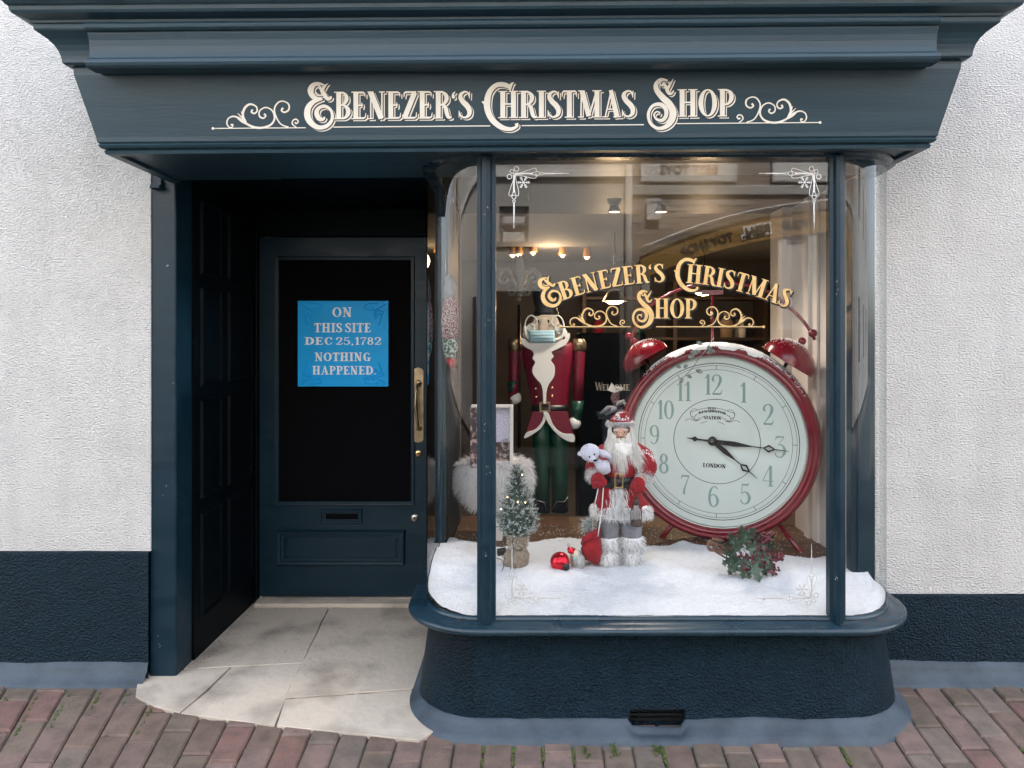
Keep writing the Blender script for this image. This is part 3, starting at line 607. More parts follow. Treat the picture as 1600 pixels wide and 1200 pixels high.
# ================================================================= ENTRANCE DOOR
DY = 4.10
door = thing('entrance_door', (-1.0, DY, .03), 'navy panelled entrance door with dark glass, letter slot and brass pull', 'door')
def dx(px): return P(px, 0, DY).x
def dz(py): return P(0, py, DY).z
b_ = MB(); X0, X1 = dx(434)-.10+.0, -.565
gx0, gx1, gz0, gz1 = dx(434), dx(645), dz(785), dz(404)
X0 = -1.494
b_.box(X0, gx0, DY-.005, DY+.05, .03, 2.025); b_.box(gx1, X1, DY-.005, DY+.05, .03, 2.025)
b_.box(gx0, gx1, DY-.005, DY+.05, gz1, 2.025); b_.box(gx0, gx1, DY-.005, DY+.05, .03, gz0)
b_.build('door_leaf', 'navy', door)
b_ = MB(); b_.box(gx0, gx1, DY+.012, DY+.03, gz0, gz1); b_.build('dark_pane', 'black', door)
def frame_bead(mb, x0, x1, z0, z1, y, w_, h_):
    o_ = [(x0, z0), (x1, z0), (x1, z1), (x0, z1)]
    def ins(k): return [(x0+k, z0+k), (x1-k, z0+k), (x1-k, z1-k), (x0+k, z1-k)]
    rings = [(o_, 0), (ins(w_*.2), h_), (ins(w_*.5), h_*.9), (ins(w_*.55), h_*.5), (ins(w_*.9), h_*.45), (ins(w_), 0)]
    vs = [(a, y-hh, b) for r, hh in rings for a, b in r]
    mb.add(vs, [(4*i+q, 4*i+(q+1) % 4, 4*i+4+(q+1) % 4, 4*i+4+q) for i in range(len(rings)-1) for q in range(4)])
b_ = MB(); frame_bead(b_, gx0-.012, gx1+.012, gz0-.014, gz1+.012, DY-.0052, .022, .012); b_.build('glazing_bead', 'navy', door)
b_ = MB(); frame_bead(b_, dx(433), dx(634), dz(883), dz(827), DY-.0052, .048, .022); b_.build('panel_moulding', 'navy', door)
b_ = MB(); b_.box(dx(450), dx(619), DY-.011, DY-.0055, dz(872), dz(838)); b_.build('lower_panel', 'navy', door, bevel=.002)
b_ = MB()
lx0, lx1, lz0, lz1 = dx(502), dx(567), dz(818), dz(795)
frame_bead(b_, lx0, lx1, lz0, lz1, DY-.0052, .028, .008); fl = b_.build('letter_slot', 'navy', door)
b_ = MB(); b_.box(dx(509), dx(560), DY-.007, DY-.0056, dz(812), dz(801)); b_.build('slot_opening', 'black', fl)
b_ = MB(); b_.obox(((dx(509)+dx(560))/2, DY-.012, dz(811.5)), ((dx(560)-dx(509))/2, 0, 0), (0, .004, 0), (0, 0, .004)); b_.build('slot_flap', 'navy', fl)
# pull handle
hx = dx(653.5)
b_ = MB(); n = 0
zt, zb = dz(574), dz(691); hw = .030
poly = [(hx-hw, zb+.015), (hx-hw+.010, zb+.004), (hx, zb), (hx+hw-.010, zb+.004), (hx+hw, zb+.015), (hx+hw, zt-.02), (hx+hw-.008, zt-.008), (hx+.01, zt-.004), (hx, zt), (hx-.01, zt-.004), (hx-hw+.008, zt-.008), (hx-hw, zt-.02)]
b_.prism([(a, DY-.0105, c_) for a, c_ in poly], (0, .005, 0)); hp = b_.build('handle_plate', 'brass', door)
b_ = MB(); z1, z0 = dz(599), dz(668)
b_.tube([(hx+.006, DY-.012, z1), (hx+.004, DY-.05, z1-.006), (hx-.004, DY-.06, z1-.05), (hx-.006, DY-.062, (z0+z1)/2), (hx+.004, DY-.06, z0+.05), (hx+.008, DY-.05, z0+.006), (hx+.002, DY-.012, z0)], [.008, .007, .0075, .0115, .0075, .007, .008], 10)
for zz in (z1, z0): b_.ball((hx+.004, DY-.014, zz), .017, 12, sc=(1, .4, 1.15))
b_.build('pull_handle', 'brass', hp)
for xx, zz, r_, mt in ((dx(654), dz(708), .019, 'brass_bright'), (dx(648), dz(808.5), .021, 'steel')):
    b_ = MB(); b_.lathe([(0, -.012), (r_*.8, -.012), (r_, -.008), (r_, 0)], (xx, DY-.0055, zz), 20, 0, 'Y')
    esc = b_.build('lock', mt, door)
    b_ = MB(); b_.lathe([(0, -.0135), (.0055, -.0135), (.0055, -.012)], (xx, DY-.0057, zz+.003), 12, 0, 'Y'); b_.box(xx-.0025, xx+.0025, DY-.0192, DY-.0175, zz-.011, zz+.002); b_.build('keyhole', 'black', esc)
# plaque
PY = DY-.012
plq = thing('plaque', P(536, 604, PY), 'bright blue square plaque with raised white lettering on the dark door pane', 'plaque')
b_ = MB(); a, c = P(465, 604, PY), P(607, 470, PY); b_.box(a.x, c.x, PY, PY+.018, a.z, c.z); b_.build('plaque_plate', 'blue', plq, bevel=.003)
PM = plane_map((0, PY, 0), (0, -1, 0))
WL = [(0, .018, (0, 0))]
for txt, a, b, base, h in (('ON', 519, 550, 495, 14.5), ('THIS', 491, 535, 519, 14), ('SITE', 539, 580, 519, 14), ('DEC', 476, 520, 538.5, 11.5), ('25,1782', 525, 596, 538.5, 11.5), ('NOTHING', 492, 580, 564, 13), ('HAPPENED.', 488, 588, 585, 13)):
    letters(list(txt), a, b, base, h, PM, WL, ['plaque_white'], plq, wmul=.8, track=.05)
def corner_relief(cx, cy, sx, sy):
    b_ = MB()
    for pts in ([(4,4),(12,9),(20,14)],[(16,4),(28,3),(36,6),(34,11),(22,10)],[(6,16),(10,22),(12,30),(16,38)],[(8,16),(16,14),(22,19),(18,24)],[(22,14),(30,14),(38,12)],[(10,22),(14,19),(20,27)]):
        b_.tube([PM(cx+sx*x, cy+sy*y, .0015) for x, y in catmull([(float(p), float(q), 0) for p, q in pts], 4) and [(q[0], q[1]) for q in catmull([(float(p), float(q), 0) for p, q in pts], 4)]], .0032, 6)
    b_.build('corner_relief', 'blue', plq)
corner_relief(466, 471, 1, 1); corner_relief(606, 471, -1, 1); corner_relief(466, 603, 1, -1); corner_relief(606, 603, -1, -1)

# ================================================================= BAY WINDOW
FY = 2.80; xl, xr = -.42, 1.47; rl, rr_ = .25, .27
bay = thing('bay_window', (.52, FY, 0), 'navy shop window with curved glass corners on a rounded roughcast base', 'shop window')
def arc(cx, cy, r, a0, a1, n=14): return [(cx+r*math.cos(a0+(a1-a0)*i/n), cy+r*math.sin(a0+(a1-a0)*i/n)) for i in range(n+1)]
left_arc = arc(xl+rl, FY+rl, rl, PI, 1.5*PI); right_arc = arc(xr-rr_, FY+rr_, rr_, -PI/2, 0)
bpath = [(xl, 4.06)]+[(xl, 3.52)]+left_arc+right_arc+[(xr, WY+.0)]
bdir = bpath
def bsweep(mb, prof, path=bpath, **kw): mb.sweep(path, prof, **kw)
# sill
sill_prof = [(-.03, .350), (.028, .350), (.036, .343), (.044, .345), (.052, .352), (.066, .356), (.072, .366), (.068, .378), (.060, .381), (.030, .384), (.014, .385), (.010, .389), (-.012, .390), (-.03, .390)]
b_ = MB(); bsweep(b_, sill_prof, smooth=True); b_.build('sill', 'navy_gloss', bay)
# head rail
head_prof = [(-.035, 2.183), (-.035, 2.150), (.010, 2.150), (.014, 2.158), (.030, 2.163), (.034, 2.172), (.030, 2.180), (.03, 2.187)]
b_ = MB(); bsweep(b_, head_prof, smooth=False); b_.build('head_rail', 'navy_gloss', bay)
# base (roughcast, battered) with a vent hole in the front
bp = [(-.5, .352), (-.018, .352), (.028, .02), (.034, -.04)]
b_ = MB(); b_.sweep([(xl, 4.06), (xl, 3.52)]+left_arc, bp); b_.sweep(right_arc+[(xr, WY)], bp)
vx0, vx1, vz0, vz1 = (984-VX)/FPX*2.775, (1071-VX)/FPX*2.775, -.030, .064
fx0, fx1 = xl+rl, xr-rr_
def fyb(z): return FY-(-.018+(.352-z)/(.352-.02)*.046) if z > .02 else FY-.028-(.02-z)*.1
zs = [.352, vz1, vz0, -.05]; xs_ = [fx0, vx0, vx1, fx1]
for i in range(3):
    for j in range(3):
        if i == 1 and j == 1: continue
        b_.add([(xs_[i], fyb(zs[j]), zs[j]), (xs_[i+1], fyb(zs[j]), zs[j]), (xs_[i+1], fyb(zs[j+1]), zs[j+1]), (xs_[i], fyb(zs[j+1]), zs[j+1])], [(0, 3, 2, 1)])
y_ = fyb(vz1); yi = y_+.045
b_.add([(vx0, y_, vz0), (vx1, y_, vz0), (vx1, y_, vz1), (vx0, y_, vz1), (vx0, yi, vz0), (vx1, yi, vz0), (vx1, yi, vz1), (vx0, yi, vz1)], [(0,1,5,4), (1,2,6,5), (2,3,7,6), (3,0,4,7), (4,5,6,7)])
b_.build('base', 'navy_render', bay)
b_ = MB()
for k_ in range(3): b_.box(vx0+.004, vx1-.004, y_+.032, y_+.042, .004+k_*.019, .013+k_*.019)
b_.build('air_vent', 'black_metal', bay)
skirting([(xl, 3.9), (xl, 3.5)]+left_arc+right_arc+[(xr, WY)], h=.030, out=.085, parent=bay, base=.024, drop=.02)
# bottom & top glazing rails and the mullions
b_ = MB(); bsweep(b_, [(-.025, .391), (-.025, .402), (-.006, .405), (.003, .398), (.004, .391)]); b_.build('glazing_rail', 'navy_gloss', bay)
def mullion(pxc, wpx, Y=FY):
    c = (pxc-VX)/FPX*Y; h = R(wpx, Y)/2; m = MB(); pr = [(-h, .03), (-h, -.004), (-h*.62, -.010), (-h*.45, -.026), (0, -.030), (h*.45, -.026), (h*.62, -.010), (h, -.004), (h, .03)]
    vs = [(c+a, Y+b, z) for z in (.386, 2.152) for a, b in pr]; k_ = len(pr)
    m.add(vs, [(j, j+1, k_+j+1, k_+j) for j in range(k_-1)]+[(k_-1, 0, k_, 2*k_-1)]); m.build('mullion', 'navy', bay)
mullion(760, 29); mullion(1308, 25)
def post(x, Y, w_, d_, z0=.39, nm='rear_post'):
    m = MB(); m.box(x-w_/2, x+w_/2, Y-d_/2, Y+d_/2, z0, 2.155); m.box(x-w_*.28, x+w_*.28, Y-d_/2-.010, Y-d_/2, z0, 2.155); m.build(nm, 'navy', bay, bevel=.004)
post(-.418, 3.52, .05, .06, .50); post(1.445, WY+.02, .10, .06)
# glass
GYo = FY+.004
b_ = MB(); b_.add([((773-VX)/FPX*FY, GYo, .396), ((1297-VX)/FPX*FY, GYo, .396), ((1297-VX)/FPX*FY, GYo, 2.152), ((773-VX)/FPX*FY, GYo, 2.152)], [(0,1,2,3)]); b_.build('front_pane', 'glass', bay)
def curved(pathp, nm):
    m = MB(); fine = []
    m.sweep(pathp, [(-.004, .396), (-.004, 1.0), (-.004, 1.6), (-.004, 2.152)]); m.build(nm, 'glass', bay)
curved(arc(xl+rl, FY+rl, rl, PI, 1.5*PI, 28), 'curved_pane'); curved(arc(xr-rr_, FY+rr_, rr_, -PI/2, 0, 28), 'curved_pane')
curved([(xl, 3.49), (xl, 3.05)], 'side_pane')
# inner jamb strip behind the right-hand mullion
b_ = MB(); b_.box(-.455, -.385, 3.55, 4.06, 0, 2.16); b_.build('side_jamb', 'navy_dark', bay)

# ---- gilt window lettering
gm = plane_map((0, GYo-.001, 0), (0, -1, 0))
gild = thing('window_lettering', (.5, FY, 1.5), 'gilded arched shop name with black shading on the front glass', 'lettering')
GL = [(1, .035, (.050, -.045)), (1, .015, (.02, -.02)), (0, 0, (0, 0))]; gmats = ['gold', 'ink']
AR = (1043, 441+485, 485)
def arcbase(xa): return xa
letters(['@E'], 842, 872, 476, 27.5, gm, GL, gmats, gild, arc=(1043, 920, 485))
letters(list("BENEZER'S"), 875, 1039, 0, 29, gm, GL, gmats, gild, arc=AR)
letters(['@C'], 1052, 1081, 0, 29, gm, GL, gmats, gild, arc=(1043, 441+485, 485))
letters(list('HRISTMAS'), 1071, 1235, 0, 29.5, gm, GL, gmats, gild, arc=(1043, 441+440, 440))
letters(['@S'], 987, 1021, 498, 31, gm, GL, gmats, gild)
letters(list('HOP'), 1022, 1088, 497.5, 31, gm, GL, gmats, gild)
m_ = MB(); scroll(m_, 874, 985, 510.5, gm, 0, lw=1.1, shadow=1); m_.build('scroll', gmats, gild)
m_ = MB(); scroll(m_, 1193, 1085, 510.5, gm, 0, lw=1.1, line_to=1025, shadow=1); m_.build('scroll', gmats, gild)
def corner_orn(cx, cy, sx, sy, m, where):
    o = thing('corner_decal', gm(cx, cy), 'snowflake scroll decal in the %s corner of the front glass' % where, 'decal', 'corner decals on the front glass')
    b_ = MB(); li = [0]
    def rb(pts, wd=1.1, closed=False, swap=False):
        li[0] += 1
        b_.ribbon([(cx+sx*(q if swap else p), cy+sy*(p if swap else q), wd) for p, q in pts], gm, .0005+li[0]*.00002, 0, closed=('c' if closed else False))
    def circ(x, y, r, wd=.9): rb([(x+r*math.cos(2*PI*k/10), y+r*math.sin(2*PI*k/10)) for k in range(10)], wd, True)
    for sw in (False, True):
        rb([(0,0),(10,-1),(22,-5),(33,-8),(35,-4),(28,-1),(14,1),(2,2)], .9, swap=sw); rb([(0,2),(14,4),(26,7),(34,7),(34,3),(24,1),(10,0)], .9, swap=sw)
        rb([(2,0),(14,0),(30,0)], 2.6, swap=sw)
        for a, r in ((37, 3.2), (43.5, 2)):
            if sw: circ(0, a, r)
            else: circ(a, 0, r)
        rb([(46,0),(56,.2),(64,0)], 2.0, swap=sw); rb([(64,0),(70,0),(76,0)], 1.5, swap=sw); rb([(76,0),(82,0),(86,0)], .8, swap=sw)
    circ(4, -7, 3.6, 1.2); circ(-7, 5, 3.6, 1.2); circ(-3, -3, 3, 1.2)
    for k in range(6):
        a = k*PI/3; ca, sa = math.cos(a), math.sin(a)
        rb([(15+0*ca, 14), (15+5*ca, 14+5*sa), (15+10*ca, 14+10*sa)], 1.1)
        for f in (4, 6.8):
            for s_ in (-1, 1):
                a2 = a+s_*.8; rb([(15+f*ca, 14+f*sa), (15+f*ca+1.6*math.cos(a2), 14+f*sa+1.6*math.sin(a2)), (15+f*ca+3*math.cos(a2), 14+f*sa+3*math.sin(a2))], .8)
    b_.build('decal_print', m, o)
corner_orn(803, 271, 1, 1, 'white_vinyl', 'upper left'); corner_orn(1272, 271, -1, 1, 'white_vinyl', 'upper right')
corner_orn(800, 935, 1, -1, 'frost', 'lower left'); corner_orn(1268, 935, -1, -1, 'frost', 'lower right')

# ---- chips and scuffs in the paint
def chips(spots, parent, m='opp_white', nm='paint_chip'):
    c_ = MB()
    for px, py, Y, n_ in spots:
        for _ in range(n_):
            c = P(px+random.gauss(0, 2.2), py+random.gauss(0, 5), Y); s_ = random.uniform(.0012, .0035); a_ = random.uniform(-.9, .9); ln_ = random.uniform(1, 2.6)
            ax = Vector((math.sin(a_)*s_*ln_, 0, math.cos(a_)*s_*ln_)); az = Vector((math.cos(a_)*s_*.35, 0, -math.sin(a_)*s_*.35)); c_.add([c-ax, c+az, c+ax*.8, c-az*.7], [(0,1,2,3)])
    tag(c_.build(nm, m, parent), kind='stuff')
chips([(760, 330, FY-.0315, 2), (762, 500, FY-.0315, 3), (757, 672, FY-.0315, 2), (760, 735, FY-.0315, 4), (756, 870, FY-.0315, 2), (1309, 450, FY-.0315, 3), (1307, 905, FY-.0315, 4)], bay)
chips([(262, 420, WY+.004, 3), (255, 360, WY+.004, 1), (270, 600, WY+.004, 2), (258, 770, WY+.004, 2), (250, 1000, WY+.004, 3)], shop)
# ================================================================= SHOP INTERIOR (seen through the glass)
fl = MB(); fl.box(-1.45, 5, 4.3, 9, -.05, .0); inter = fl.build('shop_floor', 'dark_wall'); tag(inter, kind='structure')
def st(name, m, *boxes, bevel=0):
    b_ = MB()
    for q in boxes: b_.box(*q)
    return tag(b_.build(name, m, bevel=bevel), kind='structure')
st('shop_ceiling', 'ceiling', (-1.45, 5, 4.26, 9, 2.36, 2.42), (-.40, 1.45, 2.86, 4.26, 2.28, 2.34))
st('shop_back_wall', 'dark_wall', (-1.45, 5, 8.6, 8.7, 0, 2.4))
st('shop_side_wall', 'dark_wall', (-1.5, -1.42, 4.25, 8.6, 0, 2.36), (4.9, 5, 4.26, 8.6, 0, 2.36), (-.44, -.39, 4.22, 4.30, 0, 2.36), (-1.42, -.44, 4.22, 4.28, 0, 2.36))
jw = st('window_return_wall', 'off_white', (1.452, 1.52, WY+.055, 4.26, .40, 2.28), (1.45, 4.9, 4.262, 4.34, 0, 2.36))
b_ = MB(); b_.box(1.422, 1.452, 3.74, 3.80, .445, 2.28); b_.box(1.436, 1.452, 3.66, 3.72, .445, 2.28); b_.box(1.40, 1.452, 4.05, 4.255, .445, 2.28); b_.build('wall_trim', 'off_white', jw, bevel=.004)
st('display_floor', 'wood', (-.38, 1.448, 3.32, 4.22, .36, .447), (-.30, 1.34, 2.90, 3.32, .355, .384), bevel=.004)
# snow
SN = 90; rows = []
def xlim(Y):
    l, r = xl+.006, xr-.012
    if Y < FY+rl: l = xl+rl-math.sqrt(max(0, (rl-.008)**2-(FY+rl-Y)**2))
    if Y < FY+rr_: r = xr-rr_+math.sqrt(max(0, (rr_-.008)**2-(FY+rr_-Y)**2))
    if Y > WY+.04: r = 1.448
    if Y > 3.48: l = -.385
    return l, r
def snow_z(x, Y):
    z = .404+.060*min(1, max(0, (Y-2.82)/.34))**.85
    z += .014*noise.noise(Vector((x*4, Y*6, 1)))+.008*noise.noise(Vector((x*13, Y*15, 3)))+.0025*noise.noise(Vector((x*50, Y*60, 3)))+.0012*noise.noise(Vector((x*140, Y*140, 3)))
    edge = 3.60+.22*noise.noise(Vector((x*2.6, 5, 0)))+.06*noise.noise(Vector((x*11, 8, 0)))
    if x < -.15: z += .045*min(1, (-.15-x)/.15)*max(0, 1-abs(Y-3.35)/.4)
    if Y > edge: z -= (Y-edge)*.38
    if x > 1.05: 
        e2 = 3.42-(x-1.05)*.25+.05*noise.noise(Vector((x*9, 2, 0)))
        if Y > e2: z -= (Y-e2)*.4
    return max(z, .39)
b_ = MB(); NX, NY = 260, 150; vs = []
for j in range(NY+1):
    Y = 2.812+(4.0-2.812)*(j/NY)**1.15; l, r = xlim(Y)
    for i in range(NX+1):
        x = l+(r-l)*i/NX; vs.append((x, Y, snow_z(x, Y)))
fs = [(j*(NX+1)+i, j*(NX+1)+i+1, (j+1)*(NX+1)+i+1, (j+1)*(NX+1)+i) for j in range(NY) for i in range(NX)]
b_.add(vs, fs, 0, True)
# front skirt of snow against the glass
base = [(vs[i][0], vs[i][1], .391) for i in range(NX+1)]
b_.add([vs[i] for i in range(NX+1)]+base, [(i, NX+1+i, NX+2+i, i+1) for i in range(NX)], 0, False)
snow = tag(b_.build('fake_snow', 'snow'), kind='stuff')
# loose grains on the wood and sticking up from the snow
b_ = MB()
for _ in range(3800):
    Y = random.uniform(2.83, 4.0); l, r = xlim(Y); x = random.uniform(l+.01, r-.01); z = max(snow_z(x, Y), .4475); s_ = random.uniform(.0012, .0028)
    if z < .449 and random.random() < .5: continue
    b_.add([(x-s_, Y, z-.001), (x+s_, Y+s_, z), (x, Y-s_, z+s_), (x, Y+s_*.4, z+s_*1.8)], [(0,2,3), (0,1,3), (1,2,3)])
tag(b_.build('snow_grains', 'snow_dust'), kind='stuff')
b_ = MB()
for (cx, cy, sp, n) in ((735, 838, 9, 24), (868, 843, 12, 34), (850, 836, 12, 22), (1345, 955, 10, 12), (718, 945, 3, 4), (1195, 928, 2, 2), (1375, 946, 8, 10)):
    for _ in range(n):
        px = cx+random.gauss(0, sp); py = cy+random.gauss(0, sp*.3)
        Y = (EYE-.455)*FPX/(py-VY); x = (px-VX)/FPX*Y; z = snow_z(x, Y)+.001; s_ = random.uniform(.002, .004)
        b_.add([(x-s_, Y, z), (x+s_, Y-.3*s_, z+.001), (x+.2*s_, Y+s_, z+.002)], [(0,1,2)])
tag(b_.build('leaf_litter', 'brown_leaf'), kind='stuff')

# ---- ceiling lights
def small_light(loc, e, r=.03, col=(1, .68, .38), spot=None, aim=None):
    l = bpy.data.lights.new('lamp_light', 'SPOT' if spot else 'POINT'); l.energy = e; l.color = col; l.shadow_soft_size = r
    o = bpy.data.objects.new('lamp_light', l); COL.objects.link(o); o.location = loc
    if spot: l.spot_size = spot; l.spot_blend = .6; o.rotation_euler = (Vector(loc)-Vector(aim)).to_track_quat('Z', 'Y').to_euler()
    return o
tk = thing('window_spot_track', P(996, 291, 4.0), 'short track above the display holding two hanging spotlights', 'light track')
b_ = MB(); a, c = P(950, 289, 4.0), P(1040, 289, 4.0); b_.box(a.x, c.x, 3.99, 4.01, a.z-.008, a.z+.008); b_.build('track_bar', 'steel', tk)
b_ = MB(); a, c = P(978, 288, 4.0), P(1004, 280, 4.0); b_.box(a.x, c.x, 3.97, 4.03, a.z, 2.28); b_.build('ceiling_plate', 'amber', tk)
proto = None
for px, wh in ((960, 'left'), (1033, 'right')):
    lab = 'amber glass spotlight hanging at the %s end of the window track, lit' % wh
    t = thing('spotlight', P(px, 330, 4.0), lab, 'spotlight', 'spotlights above the window display')
    b_ = MB(); c = P(px, 0, 4.0)
    zz = [P(0, y, 4.0).z for y in (289, 292, 300, 308, 318, 322)]
    b_.loft([(Vector((c.x, 4.0, zz[0])), .006, .006), (Vector((c.x, 4.0, zz[1])), .010, .010), (Vector((c.x, 4.0, zz[2])), .022, .022), (Vector((c.x, 4.0, zz[3])), .024, .024), (Vector((c.x, 4.0, zz[4])), .026, .026)], 14); b_.build('lamp_body', 'amber', t)
    b_ = MB(); z0, z1 = P(0, 332, 4).z, P(0, 320, 4).z; b_.lathe([(.018, z1), (.028, (z0+z1)/2), (.036, z0)], (c.x, 4.0, 0), 16); b_.build('reflector', 'steel', t)
    b_ = MB(); b_.lathe([(0, z0+.004), (.030, z0+.004), (.028, z0+.012)], (c.x, 4.0, 0), 16); b_.build('lamp_glass', 'shade', t)
    small_light((c.x, 3.985, z0-.02), 5, .03, col=(1, .86, .72), spot=2.2, aim=(c.x, 3.5, .5)).parent = None
rail = thing('ceiling_spot_rail', P(860, 384, 7.2), 'curved ceiling rail with five small lit spots deep in the shop', 'light rail')
b_ = MB(); b_.tube([P(775+q*14, 374-3*math.sin(q*.8), 7.2) for q in range(12)], .012, 6); b_.build('rail_bar', 'steel', rail)
for px, py in ((801, 397), (811, 396), (833, 393), (879, 397), (917, 400)):
    c = P(px, py, 7.2); b_ = MB(); b_.ball(c, .036, 10, sc=(.7, .7, 1)); b_.build('spot_bulb', 'shade', rail)
    b_ = MB(); b_.lathe([(.014, .09), (.03, .07), (.045, -.01)], c, 12); b_.build('spot_shade', 'amber', rail)
small_light(P(860, 408, 7.1), 2.2, .1)
for px, py, Y, wh in ((1100, 456, 6.6, 'behind the gilded letters above the clock'), (960, 469, 6.2, 'left of the word below the arch of gilded letters')):
    t = thing('pendant_lamp', P(px, py, Y), 'lit pendant lamp with glass shade '+wh, 'pendant lamp')
    b_ = MB(); b_.lathe([(.02, .09), (.06, .07), (.10, .0), (.105, -.01)], P(px, py, Y), 20); b_.build('lamp_shade', 'steel', t)
    b_ = MB(); b_.ball(P(px, py+1, Y), .065, 14, sc=(1.2, 1, .45)); b_.build('bulb', 'shade', t)
    b_ = MB(); b_.tube([P(px, py, Y)+Vector((0, 0, .08)), Vector((P(px, 0, Y).x, Y, 2.36))], .006, 6); b_.build('cord', 'black_metal', t)
    small_light(P(px, py+14, Y), 4, .06)
# shelving at the back of the shop
sh = thing('shelf_unit', (1.2, 8.3, 0), 'dark shelving with stock along the back of the shop', 'shelving')
b_ = MB()
for x in (.6, 1.6, 2.6, 3.6): b_.box(x, x+.04, 8.1, 8.5, 0, 2.1)
for z in (.1, .55, 1.0, 1.45, 1.9): b_.box(.64, 3.6, 8.12, 8.5, z, z+.03)
b_.build('shelf_frame', 'dark_wood', sh)
kk_ = 0
for z, zn in ((.58, 'lower'), (1.03, 'middle'), (1.48, 'top')):
    for mt, cn in (('cardboard', 'brown'), ('red_felt', 'red'), ('green_paint', 'green'), ('fur_white', 'white'), ('brass', 'brass'), ('dark_wood', 'dark brown'), ('grey_cloth', 'grey')):
        x = .8+(kk_ % 7)*.38+random.uniform(-.1, .1); kk_ += 3 if kk_ % 7 else 1; w_ = random.uniform(.04, .10); h_ = random.uniform(.10, .3); y = 8.2+.1*random.random(); o = MB()
        o.loft([(Vector((x, y, z)), w_*.9, w_*.8), (Vector((x, y, z+h_*.6)), w_, w_*.8), (Vector((x, y, z+h_*.8)), w_*.5, w_*.5), (Vector((x, y, z+h_)), w_*.45, w_*.45)], 10)
        tag(o.build('shelf_jar', mt), 'small %s jar standing on the %s shelf at the back of the shop' % (cn, zn), 'jar', 'stock on the back shelves')
# tall mirror-fronted cabinet with welcome lettering
cb = thing('welcome_cabinet', P(940, 795, 4.9), 'dark cabinet front with the word welcome lettered in cream', 'cabinet')
b_ = MB(); a, c = P(905, 520, 4.9), P(1010, 780, 4.9); b_.box(a.x, c.x, 4.9, 5.3, 0, a.z); b_.build('cabinet_body', 'navy_dark', cb, bevel=.01)
wm = plane_map((0, 4.899, 0), (0, -1, 0)); letters(['W'], 929, 943, 610, 13, wm, [(0, 0, (0, 0))], ['cream'], cb); letters(list('ELCOME'), 941, 984, 610, 9.5, wm, [(0, .01, (0, 0))], ['cream'], cb)
# blue box stand with grey cloth
Y = 4.15
bs = thing('box_stand', P(960, 795, Y), 'dark blue box stand behind the Santa figure', 'stand')
b_ = MB(); a, c = P(940, 649, Y), P(1000, 655, Y); b_.box(a.x-.02, c.x+.02, Y-.02, Y+.1, P(0, 655, Y).z, P(0, 646, Y).z); b_.build('stand_top', 'navy_gloss', bs, bevel=.004)
b_ = MB(); b_.box(a.x+.01, c.x, Y, Y+.1, .448, P(0, 656, Y).z); b_.build('stand_body', 'navy_gloss', bs, bevel=.003)
cl = thing('grey_fabric_bow', P(962, 646, Y), 'grey fabric bow lying on the blue box stand', 'bow')
b_ = MB()
for (x0, y0, x1, y1, w_) in ((938, 646, 962, 636, .016), (946, 648, 972, 638, .018), (960, 640, 975, 626, .016), (972, 628, 984, 642, .012), (952, 644, 985, 645, .01)):
    b_.tube([P(x0, y0, Y-.02), P((x0+x1)/2, (y0+y1)/2-3, Y-.04), P(x1, y1, Y-.01)], [w_*.4, w_, w_*.5], 10)
b_.build('bow_fabric', 'grey_cloth', cl)
gn = thing('red_white_bird', P(963, 632, Y), 'small red and white winged ornament above the grey bow', 'ornament')
b_ = MB(); b_.tube([P(963, 632, Y), P(961, 622, Y), P(962, 612, Y), P(961, 604, Y)], [.018, .026, .022, .010], 10); b_.build('ornament_body', 'patt_red', gn)
b_ = MB()
for p_ in ([(950,610),(956,598),(961,606),(970,610),(960,614)], [(962,603),(974,606),(971,611),(962,609)]): b_.prism([P(x, y, Y-.03) for x, y in p_], (0, .012, 0))
b_.build('wing', 'white_paint', gn)

# ---- fleur-de-lis stand
Y = 4.6
fd = thing('fleur_stand', P(812, 780, Y), 'tall stand topped by a silvery fleur-de-lis beside the nutcracker hat', 'finial stand')
b_ = MB(); b_.tube([P(811, 476, Y), P(811, 560, Y), Vector((P(811, 0, Y).x, Y, 0))], .011, 8); b_.build('pole', 'black_metal', fd)
b_ = MB(); b_.tube([P(812, 398, Y), P(812, 408, Y), P(813, 422, Y), P(812, 438, Y), P(811, 448, Y), P(810, 456, Y)], [.004, .022, .036, .022, .018, .012], 12)
for s_ in (-1, 1):
    b_.tube([P(811+s_*x, y, Y) for x, y in [(q[0], q[1]) for q in catmull([(3, 452, 0), (8, 440, 0), (14, 426, 0), (22, 421, 0), (30, 428, 0), (30, 438, 0), (23, 442, 0), (19, 436, 0), (22, 432, 0)], 4)]], [.010]*8+[.016]*16+[.010]*9, 8)
    b_.tube([P(811+s_*x, y, Y) for x, y in ((2, 450), (8, 460), (15, 460), (17, 455))], [.008, .010, .012, .008], 8)
b_.ball(P(810, 460, Y), .022, 12); b_.ball(P(810, 468, Y), .015, 12); b_.tube([P(799, 452, Y), P(823, 452, Y)], .012, 8)
b_.build('fleur_finial', 'glitter', fd)

